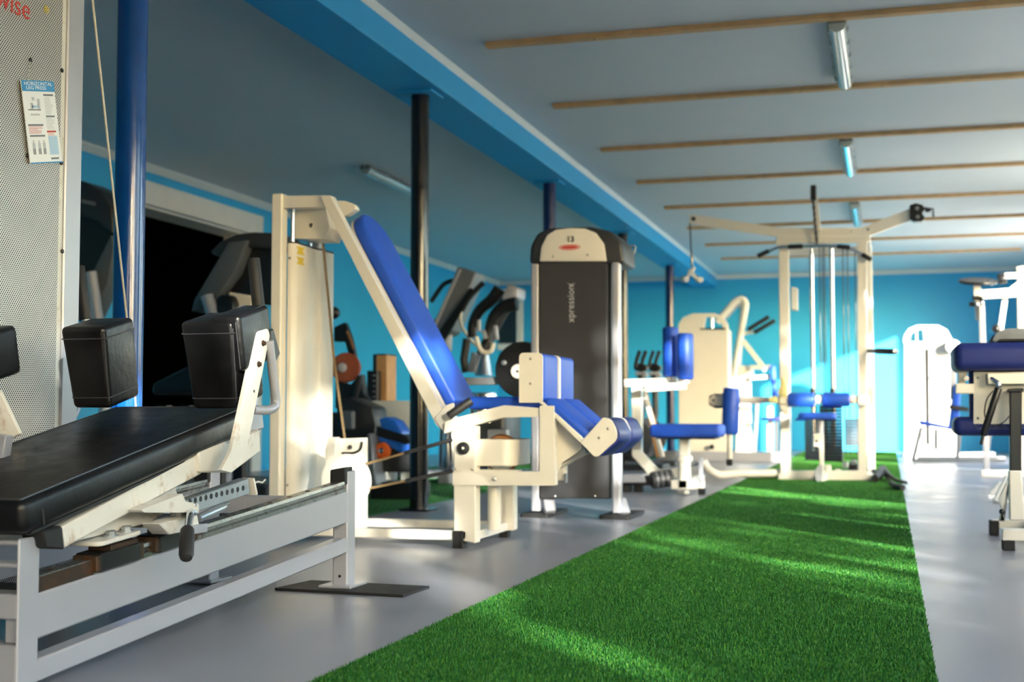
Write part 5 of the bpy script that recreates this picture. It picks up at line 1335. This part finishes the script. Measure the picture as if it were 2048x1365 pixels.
# second trainer: domed console and curved black arms
Q2 = 10.2
e2 = thing('elliptical_trainer', 'elliptical trainer with curved black arms and a chrome fork beside the cam disc', 'exercise machine', (aY(970, 700, Q2).x, Q2 + 0.2, 0))
MB().prism(rounded_poly(pY([(1003, 600), (1014, 572), (1024, 570), (1036, 576), (1034, 596), (1016, 606)], Q2 + 0.1), 0.02), (0, 0.25, 0), 0.015, 2).build('console', 'silver', e2, 50)
MB().tube([aY(1000, 578, Q2 + 0.2), aY(985, 600, Q2 + 0.2), aY(958, 620, Q2 + 0.2), aY(944, 650, Q2 + 0.2), aY(944, 676, Q2 + 0.2)], 0.055, 14, fillet=0.12, taper=0.7).build('curved_arm', 'black', e2)
MB().tube([aY(1034, 608, Q2), aY(1008, 612, Q2), aY(988, 630, Q2), aY(978, 655, Q2), aY(976, 684, Q2)], 0.058, 14, fillet=0.12, taper=0.6).build('curved_arm', 'black', e2)
MB().tube([aY(1018, 604, Q2 + 0.1), aY(990, 650, Q2 + 0.1), aY(960, 720, Q2 + 0.1)], 0.05, 14, fillet=0.1).build('shroud_arm', 'panel_dark', e2)
for a, b in (((958, 640), (958, 664)), ((991, 652), (994, 680)), ((966, 660), (972, 678))):
    barY('arm_highlight_strip', a, b, 0.03, 0.03, 'silver', e2, Q2 - 0.06)
MB().tube([aY(952, 674, Q2 - 0.1), aY(958, 696, Q2 - 0.1), aY(966, 706, Q2 - 0.1), aY(978, 706, Q2 - 0.1), aY(984, 700, Q2 - 0.1), aY(987, 686, Q2 - 0.1)], 0.020, 12, fillet=0.06).build('fork', 'cream', e2)
c = aY(969, 708, Q2); 
MB().lathe(V((c.x, Q2 - 0.02, 0.50)), UZ, [(0.115, 0), (0.11, 0.22), (0.105, 0.24)], 28).build('lower_column', 'chrome', e2)
MB().lathe(V((c.x, Q2 - 0.02, aY(969, 752, Q2).z)), UZ, [(0.075, 0), (0.06, 0.08), (0.045, c.z - aY(969, 752, Q2).z)], 24).build('upper_column', 'chrome', e2)
tubeY('link_arm', ((934, 678), (928, 720), (932, 745)), 0.035, 'panel_dark', e2, Q2 + 0.1)
tubeY('link_arm', ((950, 706), (942, 745)), 0.03, 'silver', e2, Q2 + 0.05)
tubeY('link_arm', ((962, 712), (950, 745)), 0.018, 'silver', e2, Q2 - 0.05)
MB().box(aY(938, 800, Q2 - 0.1) , V((aY(1010, 800, Q2 - 0.1).x, Q2 + 0.4, 0.12)), 0.04, 3).build('drive_shroud', 'panel_dark', e2)
MB().box((c.x - 0.3, Q2 - 0.3, 0.0), (c.x + 0.3, Q2 + 0.45, 0.10), 0.01).build('floor_base', 'silver_dark', e2)

# exercise bike with brown flywheel
S = 8.6
bk_ = thing('exercise_bike', 'black exercise bike with a reddish brown flywheel behind the cream shroud', 'bicycle', (aY(690, 800, S).x, S, 0))
c = aY(692, 736, S)
fw_ = MB().lathe(c, V((0.3, -1, 0)), [(0.03, -0.02), (0.10, -0.024), (0.108, -0.014), (0.108, 0.014), (0.10, 0.024), (0.03, 0.02)], 36).build('flywheel', 'brown', bk_)
MB().cyl(c + V((-0.02, -0.02, 0)), c + V((-0.01, -0.05, 0)), 0.035, 16).build('flywheel_hub', 'silver', fw_)
slabY('frame', ((668, 655), (690, 645), (702, 676), (712, 722), (700, 720), (690, 684), (668, 684)), 'black', bk_, S + 0.05, 0.05, r=0.01)
barY('frame_stripe', (694, 662), (707, 698), 0.012, 0.02, 'olive_wheel', bk_, S + 0.03)
MB().ball(aY(668, 626, S + 0.05), 0.045, 14).build('saddle_knob', 'black', bk_)
slabY('lower_frame', ((670, 760), (700, 770), (722, 748), (728, 790), (736, 800), (736, 818), (670, 818)), 'black', bk_, S + 0.02, 0.08, 0.006)
tubeY('front_fork', ((720, 752), (712, 790), (700, 818)), 0.02, 'black', bk_, S - 0.05)
MB().box((aY(672, 830, S).x, S - 0.1, 0.0), (aY(738, 830, S).x, S + 0.2, 0.58), 0.01).build('plinth', 'panel_dark', bk_)
# loudspeaker pieces on a white bench
sb = thing('storage_bench', 'white moulded bench holding the loudspeaker in the left bay', 'bench', (aY(780, 830, 9.15).x, 9.2, 0))
x0, x1 = aY(736, 830, 9.05).x, aY(822, 830, 9.05).x
zt2 = aY(780, 802, 9.05).z
MB().prism(rounded_poly(pY([(736, 802), (820, 802), (820, 870), (800, 862), (738, 832)], 9.05), 0.02), (0, 0.40, 0), 0.015, 2).build('seat_shell', 'white_trim', sb, 50)
MB().box((x0 + 0.02, 9.1, 0), (x0 + 0.10, 9.4, zt2 - 0.1), 0.006).build('leg', 'white_trim', sb)
MB().box((x1 - 0.10, 9.1, 0), (x1 - 0.02, 9.4, zt2 - 0.1), 0.006).build('leg', 'white_trim', sb)
sk = thing('loudspeaker', 'oak sided loudspeaker with a black front on the white bench', 'loudspeaker', tuple(aY(762, 802, 9.2)))
q = aY(753, 710, 9.15); r = aY(773, 802, 9.15)
zb2 = zt2 + 0.001
MB().box((q.x, 9.15, zb2), (r.x, 9.35, q.z), 0.004).build('cabinet', 'wood', sk)
MB().box((q.x - 0.03, 9.15, zb2), (q.x, 9.35, q.z + 0.004), 0.004).build('front_baffle', 'black', sk)
MB().box((q.x, 9.145, q.z - 0.004), (r.x, 9.35, q.z + 0.006), 0.002).build('top_cap', 'black', sk)
st = thing('stereo_unit', 'small black stereo unit with a column of buttons beside the loudspeaker', 'stereo', tuple(aY(745, 802, 9.11)))
q = aY(736, 742, 9.08); r = aY(756, 802, 9.08)
bd_ = MB().box((q.x, 9.06, zb2), (r.x, 9.14, q.z), 0.004).build('case', 'black', st)
for k in range(5):
    z = zb2 + (q.z - zb2) * (k + 0.7) / 5.6
    MB().box((r.x - 0.035, 9.056, z - 0.006), (r.x - 0.015, 9.061, z + 0.006), 0.001).build('button', 'print_grey', bd_)
# rower with blue shrouds
rw = thing('recumbent_bike', 'recumbent bike with glossy blue shrouds, black belt arm and an orange wheel cap', 'bicycle', (aY(785, 880, 8.0).x, 8.1, 0))
U = 8.0
slabY('upper_shroud', ((757, 838), (772, 834), (790, 842), (804, 862), (806, 872), (762, 858)), 'blue_plastic', rw, U, 0.16, 0.012, 0, 2)
slabY('lower_shroud', ((753, 870), (815, 884), (812, 908), (796, 904), (760, 888)), 'blue_plastic', rw, U, 0.16, 0.012, 0, 2)
slabY('belt_arm', ((752, 852), (762, 857), (812, 872), (820, 884), (812, 890), (752, 872)), 'black', rw, U - 0.02, 0.20, 0.008)
c = aY(766, 902, U)
w_ = MB().cyl(c + UY * 0.02, c - UY * 0.03, 0.055, 24, 0.008).build('wheel_cap', 'orange', rw)
MB().cyl(c - UY * 0.03, c - UY * 0.04, 0.018, 14).build('cap_hub', 'chrome', w_)
slabY('rear_housing', ((672, 800), (700, 795), (745, 815), (752, 850), (745, 905), (672, 905)), 'panel_dark', rw, U + 0.25, 0.25, 0.02, 0, 2)
slabY('mast_cover', ((680, 822), (706, 822), (706, 860), (682, 860)), 'silver_dark', rw, U + 0.2, 0.05, 0.01)
slabY('body', ((740, 895), (835, 900), (830, 945), (740, 945)), 'panel_dark', rw, U + 0.05, 0.22, 0.02, 0, 2)
MB().box((aY(740, 940, U).x, U, 0.0), (aY(830, 940, U).x, U + 0.3, 0.12), 0.01).build('floor_frame', 'black', rw)
slabY('battery_box', ((733, 868), (742, 868), (752, 975), (738, 978)), 'silver_dark', rw, U - 0.1, 0.2, 0.01)

# two large grey arched machines on the left
def arch_machine(lab, hood_pts, panel_pts, bar_pts, tube_pts, y, extra=None):
    t = thing('treadmill', lab, 'treadmill', (aY(*tube_pts[1], y).x, y + 0.3, 0), 'arched grey treadmills in the left bay')
    MB().prism(pY(panel_pts, y + 0.06), (0, 0.10, 0), 0.01).build('black_panel', 'black', t)
    MB().prism(pY(hood_pts, y), (0, 0.30, 0), 0.02, 3).build('hood', 'panel_dark', t, 50)
    MB().prism(pY(bar_pts, y - 0.04), (0, 0.16, 0), 0.006, 2).build('side_rail', 'rail_grey', t, 50)
    a, b = aY(*tube_pts[0], y - 0.09), aY(*tube_pts[1], y - 0.09)
    MB().tube([a, b, b + (b - a).normalized() * 0.30, V((b.x + 0.05, y - 0.05, 0.12))], 0.040, 16).build('upright_tube', 'silver', t)
    MB().box((b.x - 0.25, y - 0.05, 0.0), (b.x + 0.40, y + 0.9, 0.14), 0.02).build('deck', 'panel_dark', t)
    return t
ta = arch_machine('grey arched treadmill in front of the dark doorway, right of the blue column',
    ((418, 505), (440, 482), (470, 468), (505, 464), (560, 466), (560, 500), (500, 494), (470, 500), (450, 520)),
    ((415, 560), (450, 505), (560, 485), (560, 612), (400, 600)),
    ((383, 624), (388, 600), (456, 486), (494, 480), (470, 545), (420, 612)), ((414, 592), (432, 650)), 7.3)
MB().prism(rounded_poly(pY([(432, 600), (440, 590), (460, 590), (466, 604), (464, 650), (434, 650)], 7.2), 0.03), (0, 0.08, 0), 0.01, 2).build('arm_pad', 'black', ta)
slabY('cream_cover', ((455, 584), (506, 592), (504, 640), (462, 640)), 'cream', ta, 7.32, 0.05, 0.01)
tb_ = arch_machine('grey arched treadmill partly hidden between the steel shield and the blue column',
    ((120, 365), (160, 360), (200, 380), (224, 412), (226, 440), (226, 470), (190, 440), (120, 420)),
    ((120, 410), (190, 430), (226, 460), (222, 500), (180, 600), (120, 600)),
    ((150, 640), (158, 600), (222, 470), (228, 500), (214, 570), (176, 650)), ((182, 545), (196, 640)), 8.0)
slabY('hood_badge', ((163, 398), (190, 404), (190, 412), (163, 406)), 'print_grey', tb_, 7.985, 0.012, 0.002)
# black bench seen through the gap
bn = thing('flat_bench', 'black padded bench standing in shade before the dark doorway', 'bench', (aY(370, 760, 6.4).x, 6.5, 0))
slabY('cushion', ((303, 768), (440, 700), (460, 705), (460, 770), (440, 792), (303, 790)), 'leather', bn, 6.4, 0.34, 0.02, 0, 3, 60)
for px in (330, 440):
    x = aY(px, 790, 6.45).x
    MB().box((x - 0.03, 6.42, 0), (x + 0.03, 6.48, 0.62), 0.004).build('leg', 'black', bn)
    MB().box((x - 0.03, 6.66, 0), (x + 0.03, 6.72, 0.62), 0.004).build('leg', 'black', bn)
# spin bikes far behind, seen between the towers
for i, (px, lab) in enumerate(((1283, 'black spin bike handlebar set left of the twin roller pads, the left one'), (1310, 'black spin bike nearest the twin roller pads, its bars upright'))):
    y = 13.0 + 1.1 * i
    t = thing('spin_bike', lab, 'bicycle', (aY(px, 740, y).x, y, 0), 'spin bikes at the back of the left bay')
    for d in (-6, 6):
        tubeY('bar_end', ((px + d - 6, 735), (px + d - 4, 722), (px + d + 3, 702)), 0.020, 'rubber', t, y + d * 0.01, 10, 0.05)
    MB().prism(rounded_poly(pY([(px - 18, 738), (px - 8, 726), (px + 8, 730), (px + 12, 738), (px, 746)], y), 0.03), (0, 0.12, 0), 0.01, 2).build('handlebar', 'black', t)
    slabY('console', ((px - 14, 744), (px + 8, 744), (px + 12, 754), (px - 10, 754)), 'silver', t, y, 0.1)
    c = aY(px, 750, y); MB().tube([c, V((c.x, y, 0.55)), V((c.x - 0.1, y, 0.1))], 0.035, 12).build('head_post', 'panel_dark', t)
    MB().cyl((c.x - 0.1, y - 0.03, 0.3), (c.x - 0.1, y + 0.03, 0.3), 0.22, 28).build('flywheel', 'panel_dark', t)
    MB().box((c.x - 0.4, y - 0.2, 0.0), (c.x + 0.25, y + 0.2, 0.06), 0.008).build('floor_frame', 'panel_dark', t)
